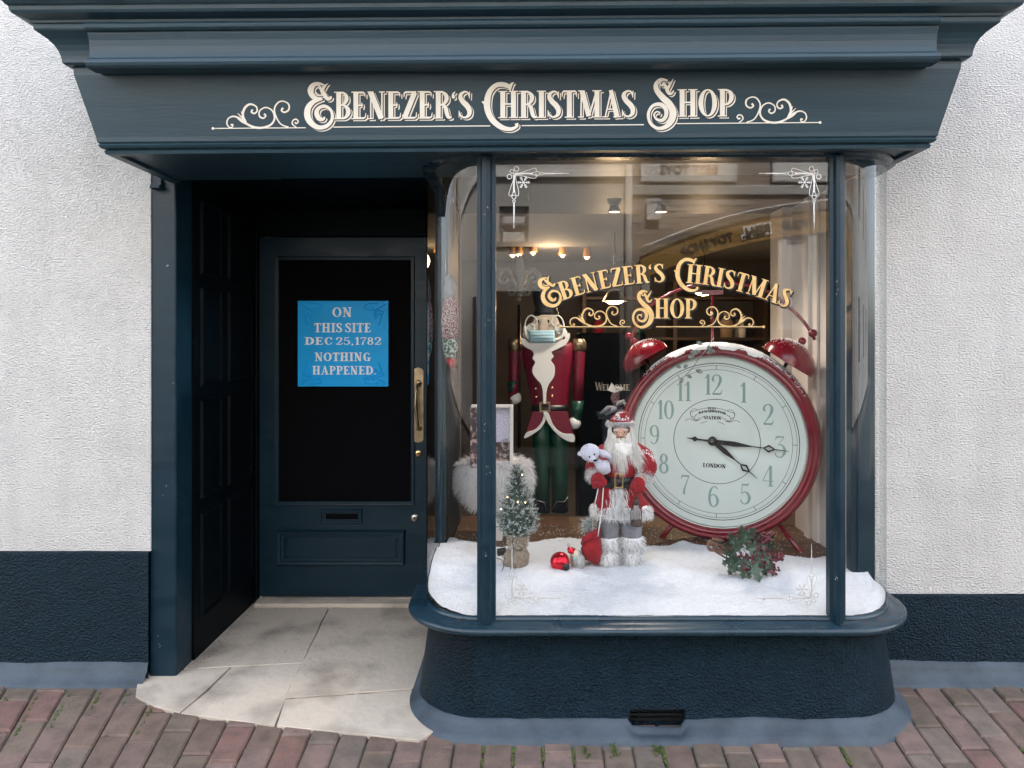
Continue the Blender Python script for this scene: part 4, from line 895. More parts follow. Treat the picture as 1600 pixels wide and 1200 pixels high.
# ---- hanging stocking near the curved glass
Y = 3.38
sk = thing('patterned_stocking', P(704, 430, Y), 'red, white and green knitted gnome hanging by the left curved glass', 'hanging gnome')
def cxz(px, py): return P(px, py, Y)
b_ = MB(); b_.loft([(cxz(703, 466), .030, .018), (cxz(704, 450), .030, .018), (cxz(703, 436), .020, .014), (cxz(702, 428), .006, .006)], 12); b_.build('white_hat', 'grey_cloth', sk)
b_ = MB(); b_.loft([(cxz(703, 530), .036, .020), (cxz(703, 500), .040, .022), (cxz(704, 480), .036, .022), (cxz(704, 465), .026, .018)], 12); b_.build('red_body', 'patt_red', sk)
b_ = MB(); b_.loft([(cxz(704, 560), .026, .016), (cxz(704, 546), .034, .02), (cxz(703, 529), .036, .02)], 12); b_.build('green_band', 'patt_green', sk)
b_ = MB(); b_.loft([(cxz(706, 576), .006, .006), (cxz(705, 566), .02, .014), (cxz(704, 559), .026, .016)], 12); b_.build('red_tip', 'red_felt', sk)
b_ = MB(); b_.tube([cxz(702, 428), Vector((P(702, 0, Y).x, Y, 2.15))], .0015, 5); b_.build('hanging_cord', 'black', sk)

# ---- fluffy pedestal with shadow box
Y = 3.75
fp = thing('fluffy_pedestal', P(772, 800, Y), 'round pedestal covered in long white faux fur behind the left mullion', 'pedestal')
b_ = MB(); rings = [(P(770, 786, Y), .075, .06), (P(770, 772, Y), .13, .09), (P(771, 755, Y), .168, .12), (P(772, 740, Y), .180, .13), (P(772, 725, Y), .165, .12), (P(772, 717, Y), .12, .09)]
b_.loft(rings, 26); b_.build('pedestal_core', 'fur_white', fp)
b_ = MB(); fur(b_, samples_loft(rings, 9000), .050, .0022, spread=.45, down=.75, droop=.35); fur(b_, samples_loft(rings, 1600, .75), .05, .0022, spread=.6, down=-.3, droop=.3)
tag(b_.build('long_fur', 'fur_white', fp), kind='stuff')
b_ = MB(); b_.box(P(770, 0, Y).x-.05, P(770, 0, Y).x+.05, Y-.05, Y+.05, .447, P(0, 806, Y).z); b_.build('pedestal_leg', 'off_white', fp)
Y = 3.70
bx = thing('shadow_box', P(770, 722, Y), 'upright framed shadow box with lilac dotted lining on the fluffy pedestal', 'shadow box')
x0, x1, z0, z1 = P(737, 0, Y).x, P(802, 0, Y).x, P(0, 725, Y).z, P(0, 632, Y).z
b_ = MB(); b_.box(x0, x1, Y, Y+.012, z0, z1); b_.build('back_panel', 'lilac_dot', bx)
b_ = MB(); b_.box(x1-.016, x1, Y-.05, Y, z0, z1); b_.box(x0, x1-.016, Y-.05, Y, z1-.012, z1); b_.box(x0, x1-.016, Y-.05, Y, z0, z0+.008); b_.build('box_frame', 'off_white', bx, bevel=.002)
b_ = MB(); b_.box(x0-.002, x0+.035, Y-.058, Y-.004, z0-.01, z1-.014); b_.build('printed_side', 'book_print', bx)
b_ = MB(); b_.box(x1-.09, x1-.018, Y-.012, Y-.002, z0+.01, z0+.11); b_.build('printed_scene', 'book_print', bx)
b_ = MB(); c = Vector((x1-.038, Y-.016, z0+.10)); b_.tube([c+Vector((.016*math.cos(a*PI/6), 0, .028*math.sin(a*PI/6))) for a in range(13)], .0025, 6); b_.ball((x1-.042, Y-.018, z0+.045), .011, 8); b_.build('box_trinket', 'glitter', bx)

# ---- nutcracker
Y = 4.30
nc = thing('nutcracker_figure', P(862, 800, Y), 'tall flat nutcracker in crimson coat and green trousers wearing a blue face mask', 'nutcracker')
def q(x, y, dy=0): return P(x, y, Y+dy)
def rr(p): return R(p, Y)
def flat(name, poly, m, dy, th=.02, sm=True, bev=.003):
    pts = catmull([(float(a), float(b), 0) for a, b in poly], 5, True) if sm else [(a, b) for a, b in poly]
    o = MB(); o.prism([q(p[0], p[1], dy) for p in pts], (0, th, 0)); return o.build(name, m, nc, bevel=bev)
b_ = MB(); b_.loft([(q(859, 660), rr(27), .05), (q(859, 635), rr(28), .055), (q(857, 590), rr(34), .065), (q(856, 556), rr(41), .07), (q(856, 540), rr(41), .07), (q(856, 534), rr(34), .05)], 28); b_.build('coat', 'red_paint', nc)
for a, bb in (((846, 700), (845, 655)), ((874, 700), (873, 655))):
    b_ = MB(); b_.loft([(q(a[0]+1, 800), rr(12.5), .045), (q(a[0], 740), rr(13), .05), (q(a[0], 690), rr(14), .05), (q(bb[0], bb[1]), rr(14), .05)], 18); b_.build('leg', 'green_paint', nc)
for cx in (842, 866, 886):
    pass
b_ = MB(); b_.tube([q(834, 786, -.052), q(840, 782, -.055), q(850, 785, -.055), q(854, 796, -.052)], .0025, 6); b_.tube([q(862, 796, -.052), q(870, 784, -.055), q(882, 784, -.055), q(888, 776, -.05)], .0025, 6); b_.build('boot_edge', 'steel', nc)
flat('boot', [(833, 800), (834, 789), (843, 784), (852, 788), (854, 800)], 'black', -.05); flat('boot', [(863, 800), (865, 788), (875, 784), (884, 788), (887, 800)], 'black', -.05)
# flaring coat tails with white edge
flat('coat_tail', [(832, 643), (820, 682), (838, 671), (852, 648), (855, 643)], 'red_paint', -.068, .014, False); flat('coat_tail', [(853, 643), (862, 660), (878, 676), (896, 680), (887, 643)], 'red_paint', -.068, .014, False)
flat('white_trim', [(851, 645), (846, 660), (836, 671), (823, 676), (819.5, 685), (835, 677), (847, 667), (854, 651)], 'white_paint', -.076, .012)
flat('white_trim', [(849, 645), (857, 662), (868, 676), (884, 688), (897, 690.5), (896, 679), (879, 677), (865, 665), (857, 646)], 'white_paint', -.078, .012)
b_ = MB(); b_.loft([(q(859, 643.5), rr(28.8), .059), (q(859, 632), rr(29.2), .060)], 28); b_.build('belt', 'black_metal', nc)
b_ = MB(); 
for (x0_, x1_, y0_, y1_) in ((842.5, 860, 628, 631.5), (842.5, 860, 641, 644.5), (842.5, 846, 631.5, 641), (856.5, 860, 631.5, 641)):
    a, c = q(x0_, y1_, -.075), q(x1_, y0_, -.075); b_.box(a.x, c.x, a.y, a.y+.014, a.z, c.z)
b_.build('buckle', 'brass', nc, bevel=.002)
# beard
flat('beard', [(838, 535), (816, 528), (815, 535), (820, 542), (831, 548), (834, 554), (832, 560), (836, 566), (832, 575), (832, 583), (838, 592), (845, 600), (848, 612), (849, 629), (853, 629), (854, 612), (858, 600), (865, 590), (867, 580), (866, 571), (861, 563), (865, 557), (862, 550), (872, 545), (884, 538), (890, 528), (889, 520), (878, 532)], 'white_paint', -.092, .022)
for bx_, by_ in ((837, 607), (863, 606), (838, 620), (863, 619)):
    b_ = MB(); b_.ball(q(bx_, by_, -.066), rr(2.3), 10, sc=(1, .6, 1)); b_.build('button', 'brass_bright', nc)
# head
b_ = MB(); b_.loft([(q(852, 540), rr(28), .05), (q(852, 520), rr(27), .055), (q(851, 505), rr(22), .05), (q(850, 492), rr(14), .04)], 24); b_.build('head', 'skin_paint', nc)
flat('face_plate', [(846, 492), (868, 492), (874, 504), (876, 524), (826, 524), (832, 504), (836, 496)], 'skin_paint', -.066, .02, False)
flat('nose', [(846, 497), (855, 497), (858, 520), (842, 520)], 'skin_paint', -.078, .02, False)
for ex in (840, 856):
    b_ = MB(); b_.ball(q(ex, 502, -.070), rr(2.6), 10, sc=(1, .4, 1)); b_.build('eye', 'black', nc)
# moustache curls
for s_, cx in ((-1, 852), (1, 849)):
    pts = catmull([(10*s_, 530, 0), (20*s_, 531, 0), (29*s_, 526, 0), (32*s_, 512, 0), (30*s_, 500, 0), (23*s_, 493, 0), (15*s_, 497, 0), (13*s_, 505, 0), (18*s_, 509, 0), (22*s_, 505, 0)], 4)
    b_ = MB(); n_ = len(pts); b_.tube([q(cx+p[0], p[1], -.088) for p in pts], [rr(2.6 if i < n_*.35 else 1.1) for i in range(n_)], 8); b_.build('moustache', 'white_paint', nc)
flat('cheek_beard', [(828, 505), (836, 516), (820, 528), (817, 520)], 'white_paint', -.074, .016); flat('cheek_beard', [(872, 505), (866, 516), (884, 528), (886, 518)], 'white_paint', -.074, .016)
# hat
b_ = MB(); b_.loft([(q(853, 494), rr(19), .055), (q(853, 488), rr(20), .06), (q(853, 484), rr(17), .055), (q(853, 462), rr(22), .06), (q(852, 448), rr(19), .05), (q(852, 440), rr(10), .03)], 24); b_.build('hat', 'black_metal', nc)
# arms
for x0_, name in ((803, 'l'), (904, 'r')):
    dy = .03 if name == 'l' else -.01
    b_ = MB(); b_.loft([(q(x0_-1, 627, dy), rr(7.5), .03), (q(x0_, 590, dy), rr(8.5), .033), (q(x0_+1, 552, dy), rr(9.5), .035), (q(x0_+(2 if name == 'l' else 0), 534, dy), rr(8), .03)], 16); arm = b_.build('arm', 'red_paint', nc)
    b_ = MB(); b_.loft([(q(x0_-2, 655 if name == 'r' else 612, dy), rr(7), .03), (q(x0_-1, 626 if name == 'r' else 595, dy), rr(9.2), .036)], 16); b_.build('cuff', 'green_paint', nc)
    b_ = MB(); b_.ball(q(898 if name == 'r' else 805, 661 if name == 'r' else 622, dy), rr(10), 18); b_.build('hand_ball', 'white_paint', nc)
    b_ = MB(); b_.loft([(q(x0_+1, 548, dy), rr(11), .038), (q(x0_+1, 536, dy), rr(11), .038), (q(x0_, 529, dy), rr(8), .03)], 16); b_.build('epaulette', 'brass', nc)
# face mask
mk = thing('face_mask', P(847, 537, Y-.1), 'pale blue pleated face mask stretched over the nutcracker mouth', 'face mask')
b_ = MB(); vs = []
for j in range(13):
    for i in range(13):
        u_, v_ = i/12, j/12; bul = math.sin(PI*u_)**.6*math.sin(PI*v_)**.5
        vs.append(q(826+41*u_+1.2*(v_-.5), 516.5+19*v_+1.5*u_*0, -.097-.018*bul-.004*((j % 3) == 1)))
b_.add(vs, [(j*13+i, j*13+i+1, (j+1)*13+i+1, (j+1)*13+i) for j in range(12) for i in range(12)], 0, True); o = b_.build('mask_cloth', 'mask_blue', mk)
s_ = o.modifiers.new('solid', 'SOLIDIFY'); s_.thickness = .002
b_ = MB(); b_.tube([q(826, 518, -.097), q(820, 516, -.09), q(815, 522, -.085), q(826, 534, -.097)], .0018, 6); b_.tube([q(867, 517, -.097), q(878, 518, -.09), q(882, 526, -.085), q(868, 535, -.097)], .0018, 6); b_.build('ear_loop', 'black', mk)

# ================================================================= GIANT ALARM CLOCK
CY = 3.70
ck_base = P(1119, 843, CY)
ck = thing('alarm_clock', ck_base, 'giant crimson twin bell alarm clock with pale green dial, dusted with snow', 'clock')
OFF[ck.name] = Vector((0, 0, 0)); ck.rotation_euler = (0, 0, math.radians(-20))
RC = .495; sc_ = FPX/CY     # px per metre
zc = .492
lc = Vector((0, 0, zc))
def cb_(mb, name, m, parent=ck, **kw): 
    o = mb.build(name, m, parent, **kw); return o
b_ = MB(); b_.lathe([(.0, .13), (.44, .13), (.470, .115), (.487, .08), (.495, .04), (.495, .02), (.490, .012), (.492, .0), (.490, -.02), (.480, -.034), (.468, -.040), (.462, -.032), (.455, -.038), (.445, -.040), (.436, -.030), (.432, -.015), (.428, .008)], lc, 96, 0, 'Y'); drum = cb_(b_, 'drum', 'red_gloss')
b_ = MB(); b_.lathe([(0, 0), (.43, 0)], lc+Vector((0, .006, 0)), 96, 0, 'Y'); dial = cb_(b_, 'dial', 'dial')
b_ = MB(); b_.lathe([(.4345, -.010), (.430, -.012), (.426, -.004), (.426, .004)], lc, 96, 0, 'Y'); cb_(b_, 'inner_rim', 'steel')
# dial map: px offsets from the centre (1117,688)
DCX, DCY = 1119.5, 689.0
def dm(x, y, l=0): return Vector(((x-DCX)/sc_*1.0, .0055-l, zc-(y-DCY)/sc_))
b_ = MB()
def circ_r(r, wd, m=0):
    b_.ribbon([(DCX+r*math.cos(2*PI*k/64), DCY+r*math.sin(2*PI*k/64), wd) for k in range(64)], dm, .0004, m, smooth=False, closed=True)
circ_r(66, .85); circ_r(112.5*1.0, .55); circ_r(119, .55); circ_r(122.5, 1.1)
for k_ in range(12):
    a = k_*PI/6+.0; b_.ribbon([(DCX+112.5*math.cos(a), DCY+112.5*math.sin(a), .8), (DCX+119*math.cos(a), DCY+119*math.sin(a), .8)], dm, .0006, smooth=False)
cb_(b_, 'dial_rings', 'ink', dial)
for txt, cx_, base, h in (('12', 1114.5, 616, 32), ('1', 1160, 627, 31), ('2', 1197, 660, 32), ('3', 1214, 709, 33), ('4', 1197, 754, 32), ('5', 1163, 784, 32), ('6', 1115.5, 792, 33), ('7', 1071, 775, 31), ('8', 1038, 744, 32), ('9', 1023, 698, 31), ('10', 1040, 657, 30.5), ('11', 1069, 627, 31)):
    wd = word_width(list(txt))*h*.92; letters(list(txt), cx_-wd/2, cx_+wd/2, base, h, dm, [(0, 0, (0, 0))], ['numeral'], dial, name='numeral')
DL = [(0, .015, (0, 0))]
one = MB(); letters(list('LONDON'), 1099, 1134, 730, 6.2, dm, DL, ['ink'], dial, one=one); letters(list('STATION'), 1100, 1127, 654.5, 5, dm, DL, ['ink'], dial, one=one)
letters(list('1840'), 1106, 1119, 639, 3.4, dm, DL, ['ink'], dial, one=one); letters(list('KENSINGTON'), 1093, 1134, 648, 3.8, dm, DL, ['ink'], dial, one=one, arc=(1113.5, 643.5+62, 62))
for s_ in (-1, 1):
    for pts in ([(0, 641), (14, 643), (24, 648), (28, 653), (24, 656), (19, 652)], [(0, 636), (14, 638), (26, 642), (33, 644), (33, 650), (28, 652), (25, 648)], [(22, 640), (29, 639), (34, 645), (32, 652), (26, 657), (20, 656)], [(14, 650), (20, 656), (26, 658), (32, 656), (36, 655), (42, 658)], [(8, 658), (14, 660), (18, 662)]):
        one.ribbon([(1113.5+s_*x, y, .55) for x, y in pts], dm, .0006)
cb_(one, 'dial_print', 'ink', dial)
# hands
hub = (1114, 688)
def hand(name, tip, tail, wid, dia, lift):
    ax = Vector((tip[0]-hub[0], tip[1]-hub[1])); L0 = ax.length; ax /= L0; nx = Vector((-ax.y, ax.x)); m = MB()
    def pt(u_, v_, l=lift): 
        c_ = Vector(hub)+ax*u_+nx*v_; return dm(c_.x, c_.y, l)
    def slab(poly):
        m.prism([pt(a, b, lift) for a, b in poly], (0, .003, 0))
    slab([(0, -3), (0, 3), (dia*.4, wid), (dia*.72, .7), (dia*.72, -.7), (dia*.4, -wid)])
    slab([(dia*.72, -.7), (dia*.72, .7), (dia-9, .8), (dia-9, -.8)])
    for s in (-1, 1):
        slab([(dia-9, .2*s), (dia, 6*s), (dia+2.6, 3.2*s), (dia, 3.0*s), (dia-5, .2*s)]); slab([(dia+10, .4*s), (dia, 6*s), (dia-.2, 3*s), (dia+6, .4*s)])
    slab([(dia+5.5, -.9), (dia+5.5, .9), (L0, .25), (L0, -.25)])
    if tail: slab([(0, -2.4), (-14, -1.2), (-22, -1.2), (-27, -4.2), (-31, -1.2), (-tail, -.4), (-tail, .4), (-31, 1.2), (-27, 4.2), (-22, 1.2), (-14, 1.2), (0, 2.4)])
    return cb_(m, name, 'black_metal')
hand('minute_hand', (1227, 698), 39, 4, 84, .022); hand('hour_hand', (1181, 742), 0, 4, 62, .015)
b_ = MB(); b_.lathe([(0, -.034), (.018, -.034), (.022, -.028), (.022, .0)], dm(*hub), 20, 0, 'Y'); cb_(b_, 'hand_hub', 'black_metal')
b_ = MB(); b_.ball(dm(hub[0], hub[1], .034), .004, 8); cb_(b_, 'hub_pin', 'brass_bright')
# bells, handle, hammer, feet (local frame)
def loc(px, py, y=0.0):   # pixel to local clock coordinates on its own front plane
    return Vector(((px-DCX)/sc_, y, zc-(py-DCY)/sc_))
for px, py, ang, r_ in ((1233, 551, 33, 42), (999, 551, -33, 40)):
    a = math.radians(ang); dirv = Vector((math.sin(a), 0, math.cos(a))); c = loc(px, py, .05); r = r_/sc_
    m = MB(); prof = [(0, .78)]+[(math.sin(t*PI/18)*1.0, math.cos(t*PI/18)*.78) for t in range(1, 10)]+[(1.02, -.03), (.97, -.03), (.9, .2), (.5, .6), (0, .7)]
    q3 = dirv.to_track_quat('Z', 'Y').to_matrix(); m.lathe([(p*r, h_*r) for p, h_ in prof], (0, 0, 0), 32); m.v = [q3 @ v + c - dirv*r*.35 for v in m.v]; bell = cb_(m, 'bell', 'red_gloss')
    m = MB(); m.tube([c-dirv*r*.3, c-dirv*r*.95], .009, 8); cb_(m, 'bell_post', 'black_metal')
    m = MB(); top = c+dirv*r*.45; m.ball(top+dirv*.012, .020, 12); m.tube([top-dirv*.03, top+dirv*.01], .008, 8); cb_(m, 'bell_knob', 'red_gloss')
    m = MB()   # snow dust on the bell
    for _ in range(900):
        t = abs(random.gauss(0, .55)); ph = random.random()*2*PI; n_ = q3 @ Vector((math.sin(t)*math.cos(ph), math.sin(t)*math.sin(ph), math.cos(t)*.78))
        if n_.z < .45+random.random()*.35: continue
        p_ = c-dirv*r*.35+n_*r*1.004; s_ = random.uniform(.001, .003); m.add([p_+Vector((-s_, 0, 0)), p_+Vector((s_, -s_, 0)), p_+Vector((0, s_, s_)), p_+Vector((0, 0, s_*1.4))], [(0,1,3), (1,2,3), (2,0,3)])
    tag(cb_(m, 'snow_dusting', 'snow_dust'), kind='stuff')
b_ = MB(); hpts = catmull([(980, 540, 0), (990, 505, 0), (1010, 478, 0), (1045, 455, 0), (1090, 442, 0), (1140, 441, 0), (1190, 452, 0), (1225, 478, 0), (1250, 505, 0), (1264, 530, 0)], 5)
b_.tube([loc(p[0], p[1], .06) for p in hpts], .0085, 10); cb_(b_, 'carrying_handle', 'red_gloss')
for px, py in ((1261, 520), (977, 524)):
    b_ = MB(); b_.ball(loc(px, py, .06), .021, 14); cb_(b_, 'handle_knob', 'red_gloss')
b_ = MB(); b_.tube([loc(1112, 540, .05), loc(1112, 452, .05)], .0075, 8); b_.obox(loc(1112, 455, .05), (.055, 0, 0), (0, .012, 0), (0, 0, .012)); cb_(b_, 'hammer', 'red_gloss')
for p0_, p1_ in (((1213, 812), (1256, 858)), ((1060, 815), (1035, 846))):
    b_ = MB(); f_ = -.075 if p0_[0] > 1100 else -.02; b_.tube([loc(*p0_, .0), loc(*p1_, f_)], [.011, .013], 12); cb_(b_, 'foot', 'red_gloss')
# snow lying on the rim
b_ = MB(); vs = []; nA, nW = 110, 8
for i in range(nA+1):
    a = math.radians(38+92*i/nA); env = math.sin(PI*i/nA)**.45
    for j in range(nW+1):
        u_ = (j/nW-.5)*env; y = .035+u_*.12+.012*noise.noise(Vector((i*.25, j, 0))); rad = .4935+.010*env*math.cos(PI*(j/nW-.5))**.5+.004*noise.noise(Vector((i*.4, j*.7, 2)))-.0035
        vs.append(Vector((rad*math.cos(a), y, zc+rad*math.sin(a))))
b_.add(vs, [(i*(nW+1)+j, i*(nW+1)+j+1, (i+1)*(nW+1)+j+1, (i+1)*(nW+1)+j) for i in range(nA) for j in range(nW)], 0, True)
for i in range(nA+1):   # band on the bevel towards the front
    pass
for _ in range(3600):
    a = math.radians(random.gauss(84, 26)); 
    if abs(a-math.radians(84)) > .95: continue
    y = random.uniform(-.042, .10); rad = .4935 if y > 0 else .4935-abs(y)*.35; p_ = Vector((rad*math.cos(a), y, zc+rad*math.sin(a))); s_ = random.uniform(.0015, .0042)
    b_.add([p_+Vector((-s_, -s_, 0)), p_+Vector((s_, -s_, 0)), p_+Vector((0, s_, 0)), p_+Vector((0, 0, s_*1.3))], [(0,1,3), (1,2,3), (2,0,3)])
vs = []; nA = 160
pr_ = [(.060, .4965), (.020, .4995), (.0, .4990), (-.014, .4960), (-.028, .4890), (-.038, .4810), (-.044, .4720)]
for i in range(nA+1):
    a = math.radians(48+86*i/nA); env = min(1, (math.sin(PI*i/nA)**.5)*(1.05+.6*noise.noise(Vector((i*.07, 0, 6)))+.25*noise.noise(Vector((i*.4, 0, 2)))))
    for j in range(9):
        t = j/8*env*(len(pr_)-1.001); q0 = int(t); f_ = t-q0; y = pr_[q0][0]*(1-f_)+pr_[q0+1][0]*f_; rad = pr_[q0][1]*(1-f_)+pr_[q0+1][1]*f_
        rad += .0015*noise.noise(Vector((i*.5, j, 0)))-(.006 if j in (0, 8) else 0)-.004*(1-min(1, env*2)); vs.append(Vector((rad*math.cos(a), y, zc+rad*math.sin(a))))
b_.add(vs, [(i*9+j, i*9+j+1, (i+1)*9+j+1, (i+1)*9+j) for i in range(nA) for j in range(8)], 0, True)
tag(cb_(b_, 'rim_snow', 'snow_dust'), kind='stuff')
# mistletoe sprig on the clock rim
Y = 3.62
ms = thing('mistletoe_sprig', P(1110, 530, Y), 'grey-green mistletoe sprig draped over the top of the clock rim', 'sprig')
b_ = MB(); stem_ = [P(x, y, Y) for x, y in ((1116, 528), (1110, 535), (1104, 546), (1092, 560), (1082, 575), (1070, 588))]; b_.tube(stem_, .002, 6); b_.build('stem', 'leafgrey', ms)
for (x, y, a, l) in ((1098, 538, 160, 11), (1106, 540, 300, 10), (1094, 549, 190, 12), (1090, 552, 170, 12), (1085, 555, 200, 11), (1104, 552, 20, 10), (1064, 575, 150, 10), (1075, 570, 210, 9), (1087, 578, 340, 11), (1067, 590, 240, 10), (1073, 586, 330, 9), (1110, 545, 320, 9)):
    L0 = R(l, Y); aa = math.radians(a); dd = Vector((math.cos(aa), -.15, math.sin(aa))); nn = Vector((-math.sin(aa), 0, math.cos(aa))); c = P(x, y, Y-.01); m = MB(); vs = []
    for k_ in range(7):
        t = k_/6; w_ = .30*L0*math.sin(PI*min(1, t*.9+.05))
        vs += [c+dd*L0*t+nn*w_, c+dd*L0*t+Vector((0, -.003, 0)), c+dd*L0*t-nn*w_]
    m.add(vs, [(3*k_+j, 3*k_+j+1, 3*k_+4+j, 3*k_+3+j) for k_ in range(6) for j in range(2)], 0, True); m.build('leaf', 'leafgrey', ms)
# cardboard box behind the clock
cbx = thing('cardboard_box', P(1233, 832, 3.95), 'plain brown cardboard box tucked behind the lower right of the clock', 'box')
b_ = MB(); a, c = P(1196, 836, 4.0), P(1250, 742, 4.0); b_.box(a.x, c.x, 4.0, 4.12, .448, c.z); b_.build('box_body', 'cardboard', cbx, bevel=.003)
# ================================================================= SANTA FIGURE
Y = 3.30
sa = thing('santa_figure', P(969, 882, Y), 'bearded Santa figure in red coat and grey fur boots standing on the snow', 'santa figure')
def q(x, y, dy=0): return P(x, y, Y+dy)
def rr(p): return R(p, Y)
# one continuous body: skin modifier over a skeleton
sk_v = [(q(969,775),22), (q(969,748),24), (q(969,715),26), (q(969,696),15), (q(970,686),9), (q(970,676),13.5), (q(970,663),13),
        (q(951,703),13), (q(936,720,-.02),12), (q(931,738,-.06),10), (q(936,748,-.085),8.5),
        (q(988,703),14), (q(1006,722,-.02),13.5), (q(1008,742,-.05),11), (q(998,757,-.085),8.5),
        (q(956,790),17), (q(951,815),15), (q(951,845),13), (q(951,872),13), (q(951,876,-.06),12),
        (q(983,790),17), (q(987,815),15), (q(987,845),13), (q(987,872),13), (q(987,876,-.06),12)]
sk_e = [(0,1),(1,2),(2,3),(3,4),(4,5),(5,6),(2,7),(7,8),(8,9),(9,10),(2,11),(11,12),(12,13),(13,14),(0,15),(15,16),(16,17),(17,18),(18,19),(0,20),(20,21),(21,22),(22,23),(23,24)]
me = bpy.data.meshes.new('body'); o0 = OFF[sa.name]; me.from_pydata([tuple(v-o0) for v, _ in sk_v], sk_e, []); me.materials.append(M['face'])
body = bpy.data.objects.new('body', me); COL.objects.link(body); body.parent = sa; OFF[body.name] = o0
sm_ = body.modifiers.new('skin', 'SKIN'); sm_.use_smooth_shade = True
for i, (_, r_) in enumerate(sk_v):
    d_ = me.skin_vertices[0].data[i]; k_ = .82 if i < 7 else .74; k_ = 1.0 if i in (5, 6) else k_; d_.radius = (rr(r_)*k_, rr(r_)*k_*(.9 if i in (5,6) else 1)); d_.use_root = (i == 0)
s2 = body.modifiers.new('sub', 'SUBSURF'); s2.levels = 2; s2.render_levels = 2
# face details
fy = -rr(13)
b_ = MB(); b_.ball(q(969.5, 679.5, fy-.006), rr(2.9), 12, sc=(1, 1, 1.1)); b_.ball(q(963, 681.5, fy+.002), rr(4), 12, sc=(1, .6, .8)); b_.ball(q(976.5, 681.5, fy+.002), rr(4), 12, sc=(1, .6, .8)); b_.ball(q(970, 674, fy+.006), rr(11), 14, sc=(1, .5, .75)); b_.build('nose_and_cheeks', 'face', sa)
for ex in (964, 975.5):
    b_ = MB(); b_.ball(q(ex, 675.5, fy-.0070), rr(1.5), 10, m=1, sc=(1.3, .6, .7)); b_.ball(q(ex, 675.5, fy-.0105), rr(1.1), 8, m=0); b_.build('eye', ['ink', 'white_paint'], sa)
    b_ = MB(); b_.tube([q(ex+4.2*math.cos(a*PI/6), 676.5+3.2*math.sin(a*PI/6), fy-.020) for a in range(13)], .0008, 5); b_.build('spectacle_lens_rim', 'brass_bright', sa)
b_ = MB(); b_.tube([q(968, 676, fy-.02), q(971.3, 676, fy-.02)], .0008, 5); b_.build('spectacle_bridge', 'brass_bright', sa)
b_ = MB(); b_.tube([q(967, 688.8, fy-.010), q(970, 690, fy-.013), q(973, 688.8, fy-.010)], rr(1.0), 8); b_.build('lip', 'red_felt', sa)
# coat
crings = [(q(971, 799), rr(43), .085), (q(970, 788), rr(42), .085), (q(968, 770), rr(33), .075), (q(967, 757), rr(26), .065), (q(967, 742), rr(26), .065), (q(968, 722), rr(31), .070), (q(969, 706), rr(32), .068), (q(970, 697), rr(24), .055), (q(970, 690), rr(12), .04)]
b_ = MB(); b_.loft(crings, 36); 
for v in b_.v:
    a_ = math.atan2(v.y-Y, v.x-q(969, 0).x); tt = max(0, min(1, (q(0, 760).z-v.z)/(q(0, 760).z-q(0, 799).z)))
    f_ = 1+.10*tt*math.sin(a_*7+1)+.03*noise.noise(v*40); v.x = q(969, 0).x+(v.x-q(969, 0).x)*f_; v.y = Y+(v.y-Y)*f_
b_.build('coat', 'red_felt', sa)
for s_, pts, rad in ((-1, [(948,702,0),(935,716,-.01),(927,733,-.035),(932,744,-.06)], [11,13,12.5,9]), (1, [(988,702,0),(1005,715,-.01),(1011,733,-.03),(1007,745,-.05)], [13,16.5,15,10])):
    b_ = MB(); pp = catmull([(a, b, c_, r_) for (a, b, c_), r_ in zip(pts, rad)], 4); b_.tube([q(a, b, c_) for a, b, c_, r_ in pp], [rr(r_)*(1+.05*math.sin(i*1.9)) for i, (a, b, c_, r_) in enumerate(pp)], 16); b_.build('sleeve', 'red_felt', sa)
    cc = q(928, 741, -.065) if s_ < 0 else q(1008, 744, -.055); m = MB(); rad_ = rr(11)
    m.ball(cc, rad_*.8, 12, sc=(1.0, .9, .85)); fur(m, samples_ball(cc, rad_*.75, 1500, (1.0, .9, .85)), rr(8), .0014, (0, 0, 0, 0, 1), .5, .3); tag(m.build('fur_cuff', ['fur_white', 'fur_grey'], sa), kind='stuff')
# mittens with thumb and closed fingers
for s_, cx, cy in ((-1, 934, 750), (1, 997, 757)):
    m = MB(); c = q(cx, cy, -.092)
    m.ball(c, rr(11), 16, sc=(1, .75, 1.05)); m.tube([c+Vector((-s_*rr(5), -.012, rr(3))), c+Vector((-s_*rr(10), -.022, -rr(1))), c+Vector((-s_*rr(10), -.026, -rr(6)))], [rr(4.2), rr(4), rr(3)], 10)
    for k_ in range(4):
        xx = (k_-1.5)*rr(4.3); m.tube([c+Vector((xx, -.018, -rr(2))), c+Vector((xx, -.028, -rr(7))), c+Vector((xx*.9, -.016, -rr(10.5)))], [rr(3.2), rr(3.1), rr(2.4)], 8)
    m.build('mitten', 'red_felt', sa)
def fursheet(name, rings, N, L_, ms, mats, **kw):
    m = MB(); m.loft([(c, a*.96, b*.96) for c, a, b in rings], 24); fur(m, samples_loft(rings, N), L_, .0015, ms, **kw); tag(m.build(name, mats, sa), kind='stuff')
fm3 = ['fur_pale', 'fur_grey', 'fur_dark']
fursheet('fur_hem', [(q(971, 806), rr(43), .088), (q(971, 796), rr(44), .090), (q(970, 788), rr(43), .086)], 3200, rr(8), (0,0,0,0,0,0,0,1,2), fm3, spread=.5, down=.6)
m = MB()   # front placket fur strip
for i in range(1500):
    y = random.uniform(762, 803); t = (y-762)/41; x = 966+random.gauss(0, 6)+random.choice((-1, 1))*t*4; m.strand(q(x, y, -.072-.016*t-random.random()*.008), (random.gauss(0, .4), -.5, -.9), rr(9), .0014, random.choice((0,0,0,0,0,0,1,2)), .2)
tag(m.build('fur_placket', fm3, sa), kind='stuff')
